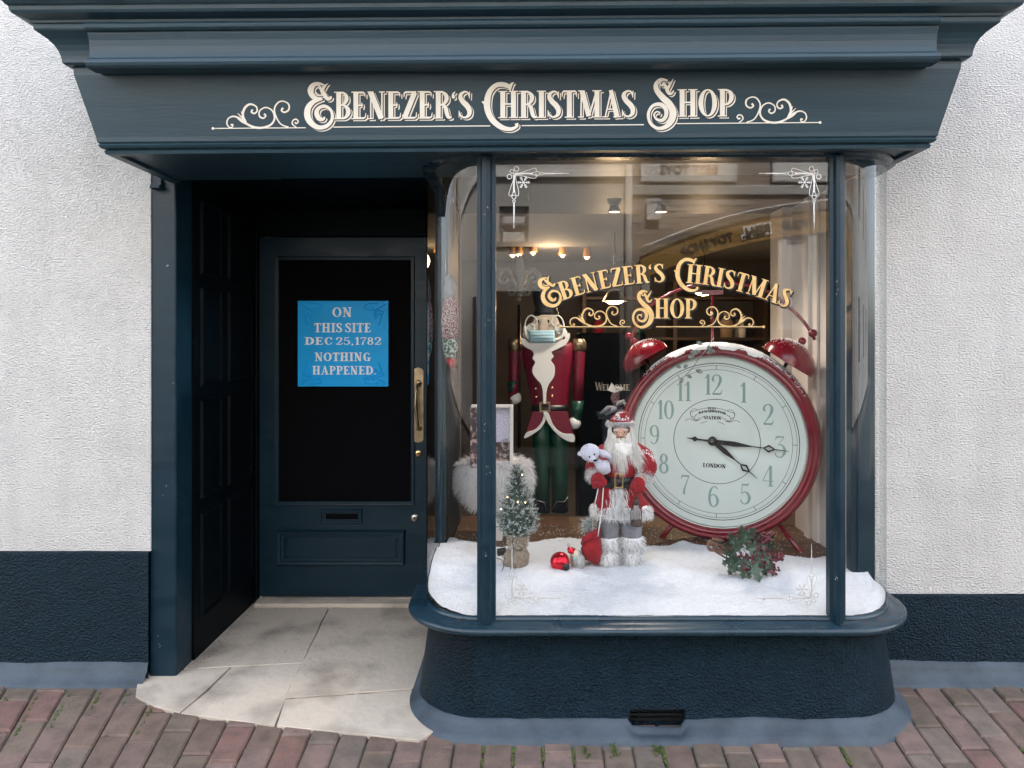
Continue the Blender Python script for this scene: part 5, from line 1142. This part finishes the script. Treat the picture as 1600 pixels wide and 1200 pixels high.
b_ = MB(); b_.loft([(q(967, 760), rr(26.8), .0675), (q(967, 751), rr(27.3), .069), (q(967, 742), rr(26.8), .0675)], 32); b_.build('belt', 'black_metal', sa)
b_ = MB()
for (xa, xb, ya, yb) in ((960, 974, 739, 741.6), (960, 974, 760.5, 763), (960, 962.6, 741.6, 760.5), (971.4, 974, 741.6, 760.5)):
    a, c = q(xa, yb, -.082), q(xb, ya, -.074); b_.box(a.x, c.x, a.y, c.y, a.z, c.z)
b_.build('belt_buckle', 'brass_bright', sa, bevel=.001)
# trousers and boots
for s_, cx in ((-1, 951), (1, 987)):
    b_ = MB(); rg = [(q(cx, 846), rr(13.5), .038), (q(cx, 835), rr(16), .043), (q(cx-s_, 822), rr(17), .046), (q(cx-s_, 805), rr(16.5), .046), (q(cx-2*s_, 790), rr(16), .045)]; b_.loft(rg, 20)
    for v in b_.v: v += Vector((1, 1, 0))*.004*noise.noise(v*45)
    b_.build('trouser_leg', 'grey_cloth', sa)
    fursheet('boot_cuff', [(q(cx, 858), rr(15.5), .044), (q(cx, 850), rr(17), .048), (q(cx, 838), rr(16), .045)], 1500, rr(8), (0,0,0,0,0,0,1,2), fm3, spread=.5, down=.6)
    m = MB(); c = q(cx, 870, -.018); m.ball(c, rr(13.5), 16, sc=(1.05, 1.5, .95)); sp = samples_ball(c, rr(13), 2600, (1.05, 1.5, .95)); fur(m, sp, rr(7), .0015, (0,0,0,0,0,0,0,1,2), .5, .35)
    m.loft([(q(cx, 881), rr(13), .055), (q(cx, 860), rr(12), .04)], 16); tag(m.build('fur_boot', fm3, sa), kind='stuff')
# hat
b_ = MB(); b_.loft([(q(969, 666), rr(18), .043), (q(969, 660), rr(18.5), .044), (q(970, 652), rr(15), .038), (q(972, 646), rr(10), .030), (q(974, 642.5), rr(4), .012)], 24)
for v in b_.v: v += Vector((1, 1, 1))*.004*noise.noise(v*50)
b_.build('hat', 'red_felt', sa)
fursheet('hat_fur', [(q(970, 665), rr(18.5), .043), (q(970, 662), rr(20.5), .047), (q(970, 658), rr(19), .045)], 3000, rr(4.5), (0,0,0,1), ['fur_white', 'fur_grey'], spread=.6, down=.2)
# hair and beard
m = MB()
for i in range(5200):
    u_ = random.uniform(-1, 1); y0_ = 684+abs(u_)**1.6*-13+random.random()*7; x0_ = 970+u_*17; dy_ = fy*(1-.55*abs(u_)**2)-.004-random.random()*.020
    L0 = random.uniform(26, 58)*(1-.40*abs(u_)); side = u_*random.uniform(.1, .42)+random.gauss(0, .05)
    p0_ = q(x0_, y0_, dy_); 
    if abs(x0_-970) < 8 and y0_ < 687: continue
    m.strand(p0_, (side, -.16+random.gauss(0, .06), -1), rr(L0), .0026, random.choice((0,0,0,1)), .03)
for i in range(260):   # long strands blown across the right shoulder
    p0_ = q(random.uniform(982, 992), random.uniform(685, 706), -.045); m.strand(p0_, (random.uniform(.2, .75), -.25, -1), rr(random.uniform(24, 44)), .0018, 0, .02)
for s_ in (-1, 1):   # hair beside the face
    for i in range(380): m.strand(q(970+s_*random.uniform(14, 19), random.uniform(664, 690), random.uniform(-.05, .02)), (s_*random.uniform(.05, .3), -.2, -1), rr(random.uniform(8, 14)), .0018, 0, .05)
m.loft([(q(970, 735), rr(5), .010), (q(970, 722), rr(13), .022), (q(970, 705), rr(19), .034), (q(970, 690), rr(17), .038)], 20)
off_ = Vector((0, -.038, 0)); nb = len(m.v)
for v in m.v[nb-80:]: v += off_
tag(m.build('beard', ['beard', 'fur_white'], sa), kind='stuff')
m = MB()
for s_ in (-1, 1):
    for i in range(420): 
        t = random.random(); m.strand(q(970+s_*(1+t*9), 685.5+t*1.5+random.gauss(0, .8), fy-.016), (s_*random.uniform(.5, 1), -.25, -.35-.4*t), rr(random.uniform(5, 9)), .0018, 0, .3)
    for i in range(140): m.strand(q(970+s_*random.uniform(3, 9), 671.5+random.gauss(0, .6), fy-.012), (s_, -.4, random.uniform(-.2, .4)), rr(3.5), .0012, 0, .2)
tag(m.build('moustache', 'beard', sa), kind='stuff')
# snow dust on coat and hat
m = MB()
for i in range(620):
    z_ = random.random()
    if z_ < .33: a_ = random.random()*PI; x_ = 970+math.cos(a_)*20*random.random()**.5; y_ = random.uniform(644, 657); p_ = q(970+(x_-970)*(y_-638)/24, y_, -.012-.030*((y_-642)/15))
    elif z_ < .8: p_ = q(random.uniform(998, 1024), random.uniform(702, 742), -.050)
    else: p_ = q(random.uniform(918, 940), random.uniform(712, 740), -.050)
    s_ = random.uniform(.0012, .003); m.add([p_+Vector((-s_, 0, 0)), p_+Vector((s_, 0, 0)), p_+Vector((0, -s_*.5, s_*1.4)), p_+Vector((0, -s_, 0))], [(0,1,2), (0,3,2), (3,1,2)])
tag(m.build('snow_dusting', 'snow_dust', sa), kind='stuff')

# ---- teddy bear
tb = thing('teddy_bear', q(936, 735, -.1), 'small lilac teddy bear tucked in the Santa figure left arm', 'teddy bear')
b_ = MB(); b_.ball(q(922, 707, -.10), rr(14.5), 22, sc=(1.05, 1, .92)); b_.ball(q(925, 717, -.135), rr(6.5), 14, sc=(1, 1, .8)); b_.tube([q(934, 716, -.09), q(942, 727, -.085), q(946, 738, -.08)], [rr(9), rr(11), rr(9)], 16); b_.tube([q(936, 706, -.11), q(945, 709, -.12), q(955, 716, -.12)], [rr(4.5), rr(5), rr(3.5)], 12)
bo = b_.build('bear_body', 'bear', tb)
for ex, ey in ((921, 697), (908, 709)):
    b_ = MB(); b_.ball(q(ex, ey, -.115), rr(5), 14, sc=(1.1, .5, .8)); b_.build('ear', 'bear', tb)
for ex, ey in ((921, 714, ), (929, 710)):
    b_ = MB(); b_.ball(q(ex, ey, -.148), rr(1.4), 8); b_.build('eye', 'black', tb)
b_ = MB(); b_.ball(q(930, 719.5, -.152), rr(2.2), 8, sc=(1.3, .7, .8)); b_.build('nose', 'black', tb)
b_ = MB(); b_.tube([q(934, 711, -.115), q(940, 717, -.115), q(951, 717, -.12)], [rr(1.6)]*3, 8); b_.build('neck_ribbon', 'red_felt', tb)
# ---- lantern
ln_ = thing('small_lantern', q(995, 820, -.12), 'tiny bronze oil lantern hanging from the Santa figure mitten', 'lantern')
b_ = MB(); b_.lathe([(0, 0), (rr(9.5), 0), (rr(9.5), .008), (rr(8), .014), (rr(7.5), .02), (rr(5), .03)], q(994.5, 821, -.12), 14); b_.lathe([(rr(4), 0), (rr(5), .006), (rr(4.6), .018), (rr(2.6), .024), (rr(2.6), .032), (rr(4), .034), (0, .038)], q(994, 789, -.12), 14); b_.build('lantern_metal', mat('bronze', (.055, .032, .026), rough=.4, metal=.6), ln_)
b_ = MB(); b_.lathe([(rr(5), 0), (rr(6.2), .020), (rr(5), .045), (rr(3.6), .065)], q(994, 812, -.12), 14); b_.build('lantern_chimney', mat('smoky_glass', (.22, .20, .20), rough=.12), ln_)
b_ = MB()
for s_ in (-1, 1): b_.tube([q(994+s_*8, 816, -.12), q(994+s_*8.5, 800, -.12), q(994+s_*5, 787, -.12), q(994, 783, -.12)], .0018, 6)
b_.tube([q(994, 785, -.12), q(995, 774, -.115), q(996, 764, -.11)], .0015, 6); b_.build('lantern_bail', 'black_metal', ln_)
# ---- sack
Ys = 3.26
sc2 = thing('red_gift_sack', P(925, 880, Ys), 'little red felt sack leaning on the Santa figure boots', 'sack')
b_ = MB(); b_.loft([(P(930, 881, Ys), R(5, Ys), .02), (P(927, 872, Ys), R(13, Ys), .045), (P(925, 857, Ys), R(16.5, Ys), .055), (P(925, 842, Ys), R(13, Ys), .048), (P(927, 832, Ys), R(10, Ys), .035), (P(932, 827, Ys), R(8, Ys), .02)], 24)
for v in b_.v: v += Vector((1, .6, .8))*.010*noise.noise(v*22)+Vector((1, 1, 0))*.004*noise.noise(v*60)
b_.build('sack_cloth', 'red_felt', sc2)
b_ = MB(); b_.tube([P(909, 850, Ys), P(914, 842, Ys-.04), P(926, 836, Ys-.05), P(937, 833, Ys-.03)], [.006, .014, .014, .008], 8); b_.build('sack_rim', 'red_felt', sc2)
b_ = MB(); b_.tube([q(936, 757, -.12), P(930, 785, Ys-.02), P(927, 805, Ys), P(926, 828, Ys)], .0022, 6); b_.tube([q(943, 758, -.12), P(941, 790, Ys-.03), P(937, 820, Ys-.04), P(934, 838, Ys-.045)], .0022, 6); b_.build('draw_cord', 'beard', sc2)
sp = thing('pine_sprig', P(918, 835, Ys), 'frosted pine sprig poking out of the little red sack', 'sprig')
b_ = MB(); c = P(919, 822, Ys+.01)
for i in range(620):
    d_ = Vector((random.gauss(0, 1), random.gauss(0, 1), random.gauss(.35, .9))); b_.strand(c+Vector((random.gauss(0, .010), random.gauss(0, .01), random.gauss(0, .012))), d_, R(random.uniform(8, 17), Ys), .0016, random.choice((0, 1, 1)), .1)
tag(b_.build('needles', ['needle', 'flock'], sp), kind='stuff')
# ---- baubles
Yb = 3.20
rb_ = thing('red_bauble', P(876, 895, Yb), 'shiny red round bauble with a black button lying on the snow', 'bauble')
b_ = MB(); b_.ball(P(875, 878, Yb), R(15.5, Yb), 28); b_.build('bauble_ball', 'bauble', rb_)
b_ = MB(); b_.lathe([(0, -.008), (R(4, Yb), -.008), (R(5.5, Yb), -.004), (R(5.5, Yb), .01)], P(884.5, 886, Yb-.040), 14, 0, 'Y'); b_.build('black_button', 'black_metal', rb_)
b_ = MB()
for i in range(900):
    d_ = Vector((random.gauss(0, 1), random.gauss(0, 1), random.gauss(0, 1))).normalized()
    if d_.z < .25+random.random()*.25: continue
    p_ = P(875, 880, Yb)+d_*R(15.1, Yb); s_ = random.uniform(.0012, .0028); b_.add([p_+Vector((-s_, 0, 0)), p_+Vector((s_, 0, 0)), p_+Vector((0, -s_, s_)), p_+Vector((0, s_, s_))], [(0,1,2), (0,1,3), (2,3,0)])
tag(b_.build('snow_dusting', 'snow_dust', rb_), kind='stuff')
sb = thing('santa_head_bauble', P(902, 890, Yb+.03), 'glittery Santa head bauble wearing a teal face mask beside the red bauble', 'bauble')
Yc = Yb+.03
b_ = MB(); b_.loft([(P(903, 891, Yc), R(8, Yc), .02), (P(903, 880, Yc), R(12, Yc), .034), (P(902, 870, Yc), R(11.5, Yc), .032), (P(900, 862, Yc), R(8, Yc), .024)], 20); b_.build('glitter_beard', 'glitter', sb)
b_ = MB(); b_.ball(P(899, 866, Yc-.008), R(7.5, Yc), 14); b_.build('bauble_face', 'skin_paint', sb)
b_ = MB(); b_.ball(P(902, 873, Yc-.022), R(6.5, Yc), 16, sc=(1.1, .5, .8)); b_.build('teal_mask', 'mask_teal', sb)
b_ = MB(); b_.loft([(P(896, 863, Yc), R(9, Yc), .026), (P(893, 858, Yc), R(7, Yc), .02), (P(890, 855, Yc), R(3, Yc), .009)], 16); b_.build('red_cap', 'bauble', sb)
b_ = MB(); b_.tube([P(890, 857, Yc), P(887, 850, Yc)], .006, 8); b_.build('hanger_cap', 'steel', sb)

# ---- flocked tree
Yt = 3.27
tr = thing('flocked_tree', P(806, 884, Yt), 'miniature snow-flocked Christmas tree with warm lights in a burlap base', 'christmas tree')
tc = P(808, 0, Yt).x; ztop, zbot = P(0, 728, Yt).z, P(0, 832, Yt).z
b_ = MB(); b_.tube([Vector((tc, Yt, zbot-.04)), Vector((tc, Yt, ztop-.03))], [.010, .004], 8); b_.build('trunk', 'bark', tr)
m = MB(); tips = []; m.loft([(Vector((tc, Yt, zbot)), .05, .05), (Vector((tc, Yt, zbot+.03)), .075, .075), (Vector((tc, Yt, ztop-.03)), .006, .006)], 16)
for i in range(560):
    t = 1-random.random()**.62*1.0; t = max(0, min(1, t)); a_ = i*2.39996; rad = (.104*(1-t)**.75+.012)*random.uniform(.72, 1.08); zz = zbot+(ztop-zbot)*t+random.gauss(0, .006)
    if t < .08: rad *= .8
    base_ = Vector((tc, Yt, zz-.02)); tip = Vector((tc+rad*math.cos(a_), Yt+rad*math.sin(a_), zz+.008)); d_ = (tip-base_).normalized(); tips.append(tip)
    inner = base_.lerp(tip, .35)
    for k_ in range(30):
        f_ = random.random(); p_ = inner.lerp(tip, f_); mi = 0 if random.random() > f_*f_*.85 else 1
        m.strand(p_, d_*.6+Vector((random.gauss(0, .7), random.gauss(0, .7), random.gauss(.1, .7))), .015*random.uniform(.6, 1.1), .0016, mi, .0)
for k_ in range(140): m.strand(Vector((tc, Yt, ztop-.03+random.random()*.025)), (random.gauss(0, .6), random.gauss(0, .6), 1), .022, .0018, random.choice((0, 1)), 0)
tag(m.build('crown', ['needle', 'flock'], tr), kind='stuff')
front = [p for p in tips if p.y < Yt-.02]
for px, py in ((792, 774), (812, 784), (822, 789), (780, 788), (814, 742)):
    c = P(px, py, 0.0001); t_b = min(front, key=lambda p: abs(FPX*(p.x)/p.y+VX-px)+abs(VY-FPX*(p.z-EYE)/p.y-py)); b_ = MB(); b_.ball(t_b+Vector((0, -.008, 0)), .003, 8); b_.build('fairy_light', 'bulb', tr)
b_ = MB(); rg = [(P(806, 886, Yt), R(17, Yt), .048), (P(806, 878, Yt), R(20, Yt), .056), (P(807, 866, Yt), R(20, Yt), .056), (P(807, 858, Yt), R(15, Yt), .045)]; b_.loft(rg, 28)
for v in b_.v: v += Vector((1, 1, .6))*.006*noise.noise(v*30)
b_.build('burlap_base', 'burlap', tr)
b_ = MB(); rg = [(P(808, 861, Yt), R(11, Yt), .032), (P(809, 850, Yt), R(15, Yt), .044), (P(809, 838, Yt), R(16, Yt), .046), (P(808, 828, Yt), R(16, Yt), .046)]; b_.loft(rg, 28); fur(b_, samples_loft(rg, 1800), .010, .0012, (0, 1), .8, .1, 0)
b_.build('burlap_collar', ['burlap', 'beard'], tr)
cdl = thing('fairy_light_cable', P(790, 880, Yt), 'thin dark cable and battery pack beside the flocked tree base', 'cable')
b_ = MB(); wires = [[(803,832),(801,845),(802,860),(800,875),(798,890)], [(776,872),(785,876),(787,884),(784,892)], [(776,866),(782,866),(790,874)], [(799,878),(806,886),(798,893),(790,892)]]
for w_ in wires:
    b_.tube([Vector(P(a[0], a[1], Yt-.07)) for a in catmull([(float(x), float(y), 0) for x, y in w_], 4)], .0016, 6)
b_.build('cable', 'black_metal', cdl)
b_ = MB(); c = P(784, 862, Yt+.02); b_.obox(c, (.020, 0, .004), (0, .02, 0), (-.003, 0, .012)); b_.build('battery_pack', 'black_metal', cdl, bevel=.003)

# ---- holly arrangement
Yh = 3.17
ho = thing('holly_bunch', P(1178, 898, Yh), 'artificial holly bunch with dark red berries and cinnamon bark on the snow', 'holly arrangement')
def holly(px, py, ang, L_, dy, tilt_=.3, curl=.25):
    m = MB(); c = P(px, py, Yh+dy); l = R(L_, Yh); a_ = math.radians(ang); d_ = Vector((math.cos(a_), -tilt_, math.sin(a_))).normalized(); n_ = d_.cross(Vector((0, -1, .2))).normalized(); up = n_.cross(d_)
    prof = [(0, .03), (.12, .16), (.2, .42), (.3, .20), (.42, .22), (.52, .46), (.62, .18), (.72, .15), (.82, .30), (.9, .08), (1, .0)]
    vs = []
    for t, w_ in prof:
        ce = c+d_*l*t+up*(curl*l*t*t); vs += [ce+n_*l*w_*.75+up*l*(.13 if w_ > .3 else .05), ce-up*l*.02, ce-n_*l*w_*.75+up*l*(.13 if w_ > .3 else .05)]
    m.add(vs, [(3*k_+j, 3*k_+j+1, 3*k_+4+j, 3*k_+3+j) for k_ in range(len(prof)-1) for j in range(2)], 0, False); m.build('leaf', 'holly', ho)
for a_ in ((1158,842,100,30,.02),(1168,846,75,32,0),(1176,850,60,30,-.02),(1150,850,130,30,0),(1160,855,150,30,-.03),(1165,858,20,34,-.05),(1172,862,340,36,-.06),(1180,862,310,34,-.05),(1150,865,170,26,-.02),(1158,872,215,34,-.04),(1165,875,250,30,-.05),(1175,872,280,36,-.06),(1148,872,195,28,-.03),(1190,858,30,26,0),(1155,862,120,34,-.06),(1168,868,235,30,-.06),(1185,868,290,28,-.03),(1160,850,85,34,-.05),(1145,858,155,24,.01),(1170,880,260,24,-.04),(1150,880,225,24,-.02),(1182,876,300,26,-.02),(1195,850,60,24,.02)): holly(*a_)
b_ = MB()
for i in range(330):
    k_ = random.choice(((1192,862,12,10),(1200,880,16,8),(1168,872,14,6),(1205,892,12,5),(1190,848,10,10),(1215,870,9,4),(1195,838,10,6),(1165,888,10,5)))
    px, py = k_[0]+random.gauss(0, k_[2]*.55), k_[1]+random.gauss(0, k_[3]*.7); b_.ball(P(px, min(py, 897), Yh+random.uniform(-.10, .03)), R(random.uniform(1.7, 2.9), Yh), 8)
tag(b_.build('berries', 'berry', ho), kind='stuff')
b_ = MB()
for (x0_, y0_, x1_, y1_, r_) in ((1110, 848, 1150, 862, 4), (1114, 858, 1150, 868, 4), (1106, 856, 1135, 872, 1.5), (1112, 842, 1130, 846, 3)):
    b_.tube([P(x0_+(x1_-x0_)*t+random.gauss(0, .6), y0_+(y1_-y0_)*t+random.gauss(0, .6), Yh) for t in (0, .25, .5, .75, 1)], [R(r_*random.uniform(.8, 1.1), Yh) for _ in range(5)], 10)
b_.tube([P(1112+6*math.cos(a*.5), 852+8*math.sin(a*.5), Yh-.02-.001*a) for a in range(10)], R(2.2, Yh), 6)
b_.build('bark_roll', 'bark', ho)
b_ = MB()
for i in range(260): b_.strand(P(1178+random.gauss(0, 14), 872+random.gauss(0, 10), Yh-.03), (random.gauss(0, 1), -.5, random.gauss(-.3, .8)), R(random.uniform(5, 12), Yh), .002, 0)
tag(b_.build('filler_needles', 'needle', ho), kind='stuff')
# hook on the display ceiling
hk = thing('ceiling_hook', P(827, 300, 3.3), 'small dark wire hook hanging below the upper left snowflake decal', 'hook')
b_ = MB(); b_.tube([P(827, 299, 3.3), P(825, 306, 3.3), P(826, 312, 3.3), P(829, 315, 3.3), P(830, 311, 3.3)], .0022, 6); b_.tube([P(827, 299, 3.3), Vector((P(827, 0, 3.3).x, 3.3, 2.28))], .0006, 5); b_.build('hook_wire', 'black_metal', hk)

# ================================================================= ACROSS THE STREET (mirrored in the glass)
OY = -5.0; VD = 2*FY-OY; s_o = FPX/VD
def O(px, py, y=OY): vd = 2*FY-y; return Vector(((px-VX)/FPX*vd, y, EYE-(py-VY)/FPX*vd))
cr = thing('cream_townhouse', (-2, OY, 0), 'plain cream rendered house across the street, seen mirrored in the glass', 'building')
xe = O(975, 0).x
b_ = MB(); wx0, wx1, wz0, wz1 = O(780, 0).x, O(826, 0).x, O(0, 378).z, O(0, 322).z
b_.box(-9, wx0, OY-6, OY, 0, 6.2); b_.box(wx1, xe, OY-6, OY, 0, 6.2); b_.box(wx0, wx1, OY-6, OY, 0, wz0); b_.box(wx0, wx1, OY-6, OY, wz1, 6.2); b_.build('wall', 'opp_cream', cr)
b_ = MB(); b_.box(wx0, wx1, OY-.12, OY-.10, wz0, wz1); b_.build('window_pane', 'opp_white', cr)
b_ = MB(); b_.box(wx0-.06, wx1+.06, OY-.10, OY+.05, wz0-.07, wz0); b_.box(wx0-.03, wx1+.03, OY-.09, OY-.04, (wz0+wz1)/2-.02, (wz0+wz1)/2+.02); b_.box(wx0, wx0+.05, OY-.09, OY-.05, wz0, wz1); b_.box(wx1-.05, wx1, OY-.09, OY-.05, wz0, wz1); b_.build('window_frame', 'grey_cloth', cr)
b_ = MB(); b_.box(-9, xe, OY-.0, OY+.07, O(0, 278).z, O(0, 278).z+.10); b_.build('string_course', 'opp_white', cr, bevel=.01)
b_ = MB(); b_.box(-3.6, -2.5, OY, OY+.03, 0, 2.1); b_.build('door', 'navy', cr)
b_ = MB(); b_.box(O(765, 0).x, O(968, 0).x, OY, OY+.03, .0, 2.15); b_.build('shop_window', 'dark_glass', cr)
dp = thing('downpipe', (xe+.05, OY, 0), 'grey downpipe between the two houses across the street', 'downpipe')
b_ = MB(); b_.tube([(xe+.06, OY+.07, 0), (xe+.06, OY+.07, 6.1)], .05, 12); b_.build('pipe', 'opp_white', dp)
ty = thing('toyshop', (4, OY, 0), 'pale brick toyshop with ochre arched sign board across the street', 'building')
x2 = 9.0
acx = O(1330, 0).x; pts_top = [(1000, 400), (1050, 380), (1100, 362), (1150, 348), (1215, 335), (1290, 326), (1330, 324)]
top = [O(x, y) for x, y in pts_top]; top = [(p.x, p.z) for p in catmull([tuple(p) for p in top], 3) for p in [Vector(p)]]
full = top+[(2*acx-x, z) for x, z in reversed(top[:-1])]
xa, xb = full[0][0], full[-1][0]
b_ = MB(); b_.box(xe+.001, xa, OY-6, OY, 0, 6.2); b_.box(xb, x2, OY-6, OY, 0, 6.2)
n = len(full); vs = [(x, OY, z) for x, z in full]+[(x, OY, 6.2) for x, z in full]; b_.add(vs, [(i, i+1, n+i+1, n+i) for i in range(n-1)]); b_.box(xa, xb, OY-6, OY-5.9, 0, 6.2); b_.box(xa, xb, OY-6, OY, 6.2, 6.25)
b_.build('wall', 'opp_mortar', ty)
th = .34; b_ = MB(); low = [(x, z-th) for x, z in full]
b_.add([(x, OY+.06, z) for x, z in full]+[(x, OY+.06, z) for x, z in low]+[(x, OY-.1, z) for x, z in low]+[(x, OY-.1, z) for x, z in full], [(i, i+1, n+i+1, n+i) for i in range(n-1)]+[(n+i, n+i+1, 2*n+i+1, 2*n+i) for i in range(n-1)]+[(3*n+i, 3*n+i+1, i+1, i) for i in range(n-1)]); b_.build('arched_board', 'yellow', ty)
b_ = MB()
for k_, (o_, r_) in enumerate(((.02, .014), (.06, .012), (.10, .016))): b_.tube([(x, OY+.10+k_*.03, z+o_) for x, z in full], r_, 8)
b_.build('arched_moulding', 'opp_white', ty)
b_ = MB(); b_.box(xa, xb, OY-1.2, OY-1.15, 0, 3.2); b_.build('dark_shopfront', 'dark_glass', ty)
b_ = MB()
for x in (xa+.02, O(1215, 0).x, O(1262, 0).x, xb-.1): b_.box(x, x+.12, OY-.05, OY+.03, 1.6, 2.7 if x < acx-1.5 else 3.1)
b_.box(O(1221, 0).x, O(1262, 0).x, OY-.1, OY-.04, 1.6, 2.9); b_.build('shopfront_frame', 'opp_cream', ty)
b_ = MB(); ax_, bx_ = O(1000, 0).x, O(1150, 0).x; b_.box(ax_, bx_, OY+.02, OY+.08, O(0, 286).z, O(0, 240).z+.35); b_.build('upper_sign_board', 'opp_white', ty, bevel=.02)
b_ = MB(); ax_, bx_ = O(1205, 0).x, O(1350, 0).x; b_.box(ax_, bx_, OY+.02, OY+.08, O(0, 286).z, O(0, 240).z+.35); b_.build('upper_sign_board', 'opp_white', ty, bevel=.02)
b_ = MB(); b_.box(xe+.001, x2, OY, OY+.05, O(0, 305).z, O(0, 305).z+.14); b_.build('string_course', 'opp_cream', ty, bevel=.01)
# bricks of the toyshop wall, piece by piece where the glass mirrors them
bw, bh = .225, .085; bm = MB(); bm.box(.004, bw-.006, 0, .008, .004, bh-.006); first = None; cnt = 0
zt = O(0, 305).z; row = 0; z = 2.45
import bisect
def arch_z(x):
    if x < xa or x > xb: return -1
    for i in range(n-1):
        if full[i][0] <= x <= full[i+1][0]: return full[i][1]+(full[i+1][1]-full[i][1])*(x-full[i][0])/(full[i+1][0]-full[i][0])
    return 9
while z+bh < zt:
    x = xe+.12-(row % 2)*bw/2
    while x < 4.6 and cnt < 298:
        if x > xe+.10 and (arch_z(x+bw) < z-.20 or (x+bw < xa)) and (arch_z(x) < z-.2):
            if first is None: first = bm.build('brick', 'opp_brick', ty); o = first
            else: o = first.copy(); COL.objects.link(o)
            o.location = (x-4, 0, z); cnt += 1
        x += bw
    z += bh; row += 1
# OFF puts the toyshop origin at (4, OY, 0): brick mesh was built near the world origin, so shift it once
for v in first.data.vertices: v.co += Vector((4, OY, 0))
# toyshop lettering along the arch: bold sans built with the built-in font
def ftext(body, loc, size, m, parent, name='letter', rot=0.0, depth=.012, bold=0):
    c = bpy.data.curves.new(name, 'FONT'); c.body = body; c.size = size; c.extrude = depth; c.offset = bold; c.align_x = 'CENTER'; c.materials.append(M[m]); c.resolution_u = 3
    t0 = bpy.data.objects.new('tmp', c); COL.objects.link(t0); me_ = bpy.data.meshes.new_from_object(t0); me_.name = name; bpy.data.objects.remove(t0)
    t = bpy.data.objects.new(name, me_); COL.objects.link(t); t.parent = parent; t.location = Vector(loc)-OFF[parent.name]
    t.rotation_euler = Matrix.Rotation(0, 3, 'X').to_euler(); t.rotation_euler = (Matrix.Rotation(PI, 3, 'Z') @ Matrix.Rotation(-rot, 3, 'Y') @ Matrix.Rotation(PI/2, 3, 'X')).to_euler()
    return t
def arch_word(word, pa, pb, size, m, bold=.001, y=.075):
    for i, ch in enumerate(word):
        px = pa+(pb-pa)*(i+.5)/len(word); x = O(px, 0).x; zc_ = arch_z(x)+.03; sl = math.atan2(arch_z(x+.1)-arch_z(x-.1), .2)
        ftext(ch, (x+math.sin(sl)*.0, OY+y, zc_-th*.80), size, m, ty, rot=-sl, bold=bold)
arch_word('YOUR', 1264, 1219, .17, 'ink'); arch_word('REAL', 1202, 1158, .18, 'opp_white', .03, .07); arch_word('REAL', 1202, 1158, .18, 'ink', .002, .09); arch_word('TOYSHOP', 1146, 1064, .17, 'ink')
bt = O(1075, 272); ftext('BEST TOYS', (bt.x, OY+.09, bt.z), .17, 'opp_mortar', ty, name='lettering', bold=.003)
al = thing('alarm_box', O(1020, 330), 'small white alarm box on the toyshop brick wall across the street', 'alarm box')
b_ = MB(); a, c = O(1009, 345), O(1031, 312); b_.box(a.x, c.x, OY, OY+.10, a.z, c.z); b_.build('alarm_case', 'opp_white', al, bevel=.01)
ftext('ALARM', ((a.x+c.x)/2, OY+.105, c.z-.08), .055, 'ink', al, name='lettering', depth=.002)
# neighbours on both sides of the street closing the view from further off
for nm, x0_, x1_, m_, lab in (('grey_house', -22, -9.02, 'opp_brick', 'pale brick house further left across the street'), ('tall_house', 9.02, 24, 'opp_cream', 'long cream house further right across the street')):
    hh = thing(nm, ((x0_+x1_)/2, OY, 0), lab, 'building')
    b_ = MB(); b_.box(x0_, x1_, OY-6, OY, 0, 6.0); b_.build('wall', m_, hh)
    for k_ in range(3):
        for z_ in (1.0, 3.8):
            xx = x0_+2+k_*4; b_ = MB(); b_.box(xx, xx+1, OY, OY+.02, z_, z_+1.3); wv = b_.build('window_pane', 'dark_glass', hh)
            b_ = MB(); b_.box(xx-.08, xx, OY, OY+.05, z_, z_+1.3); b_.box(xx+1, xx+1.08, OY, OY+.05, z_, z_+1.3); b_.box(xx-.1, xx+1.1, OY, OY+.08, z_-.1, z_); b_.box(xx-.08, xx+1.08, OY, OY+.05, z_+1.3, z_+1.4); b_.build('window_frame', 'opp_white', hh)
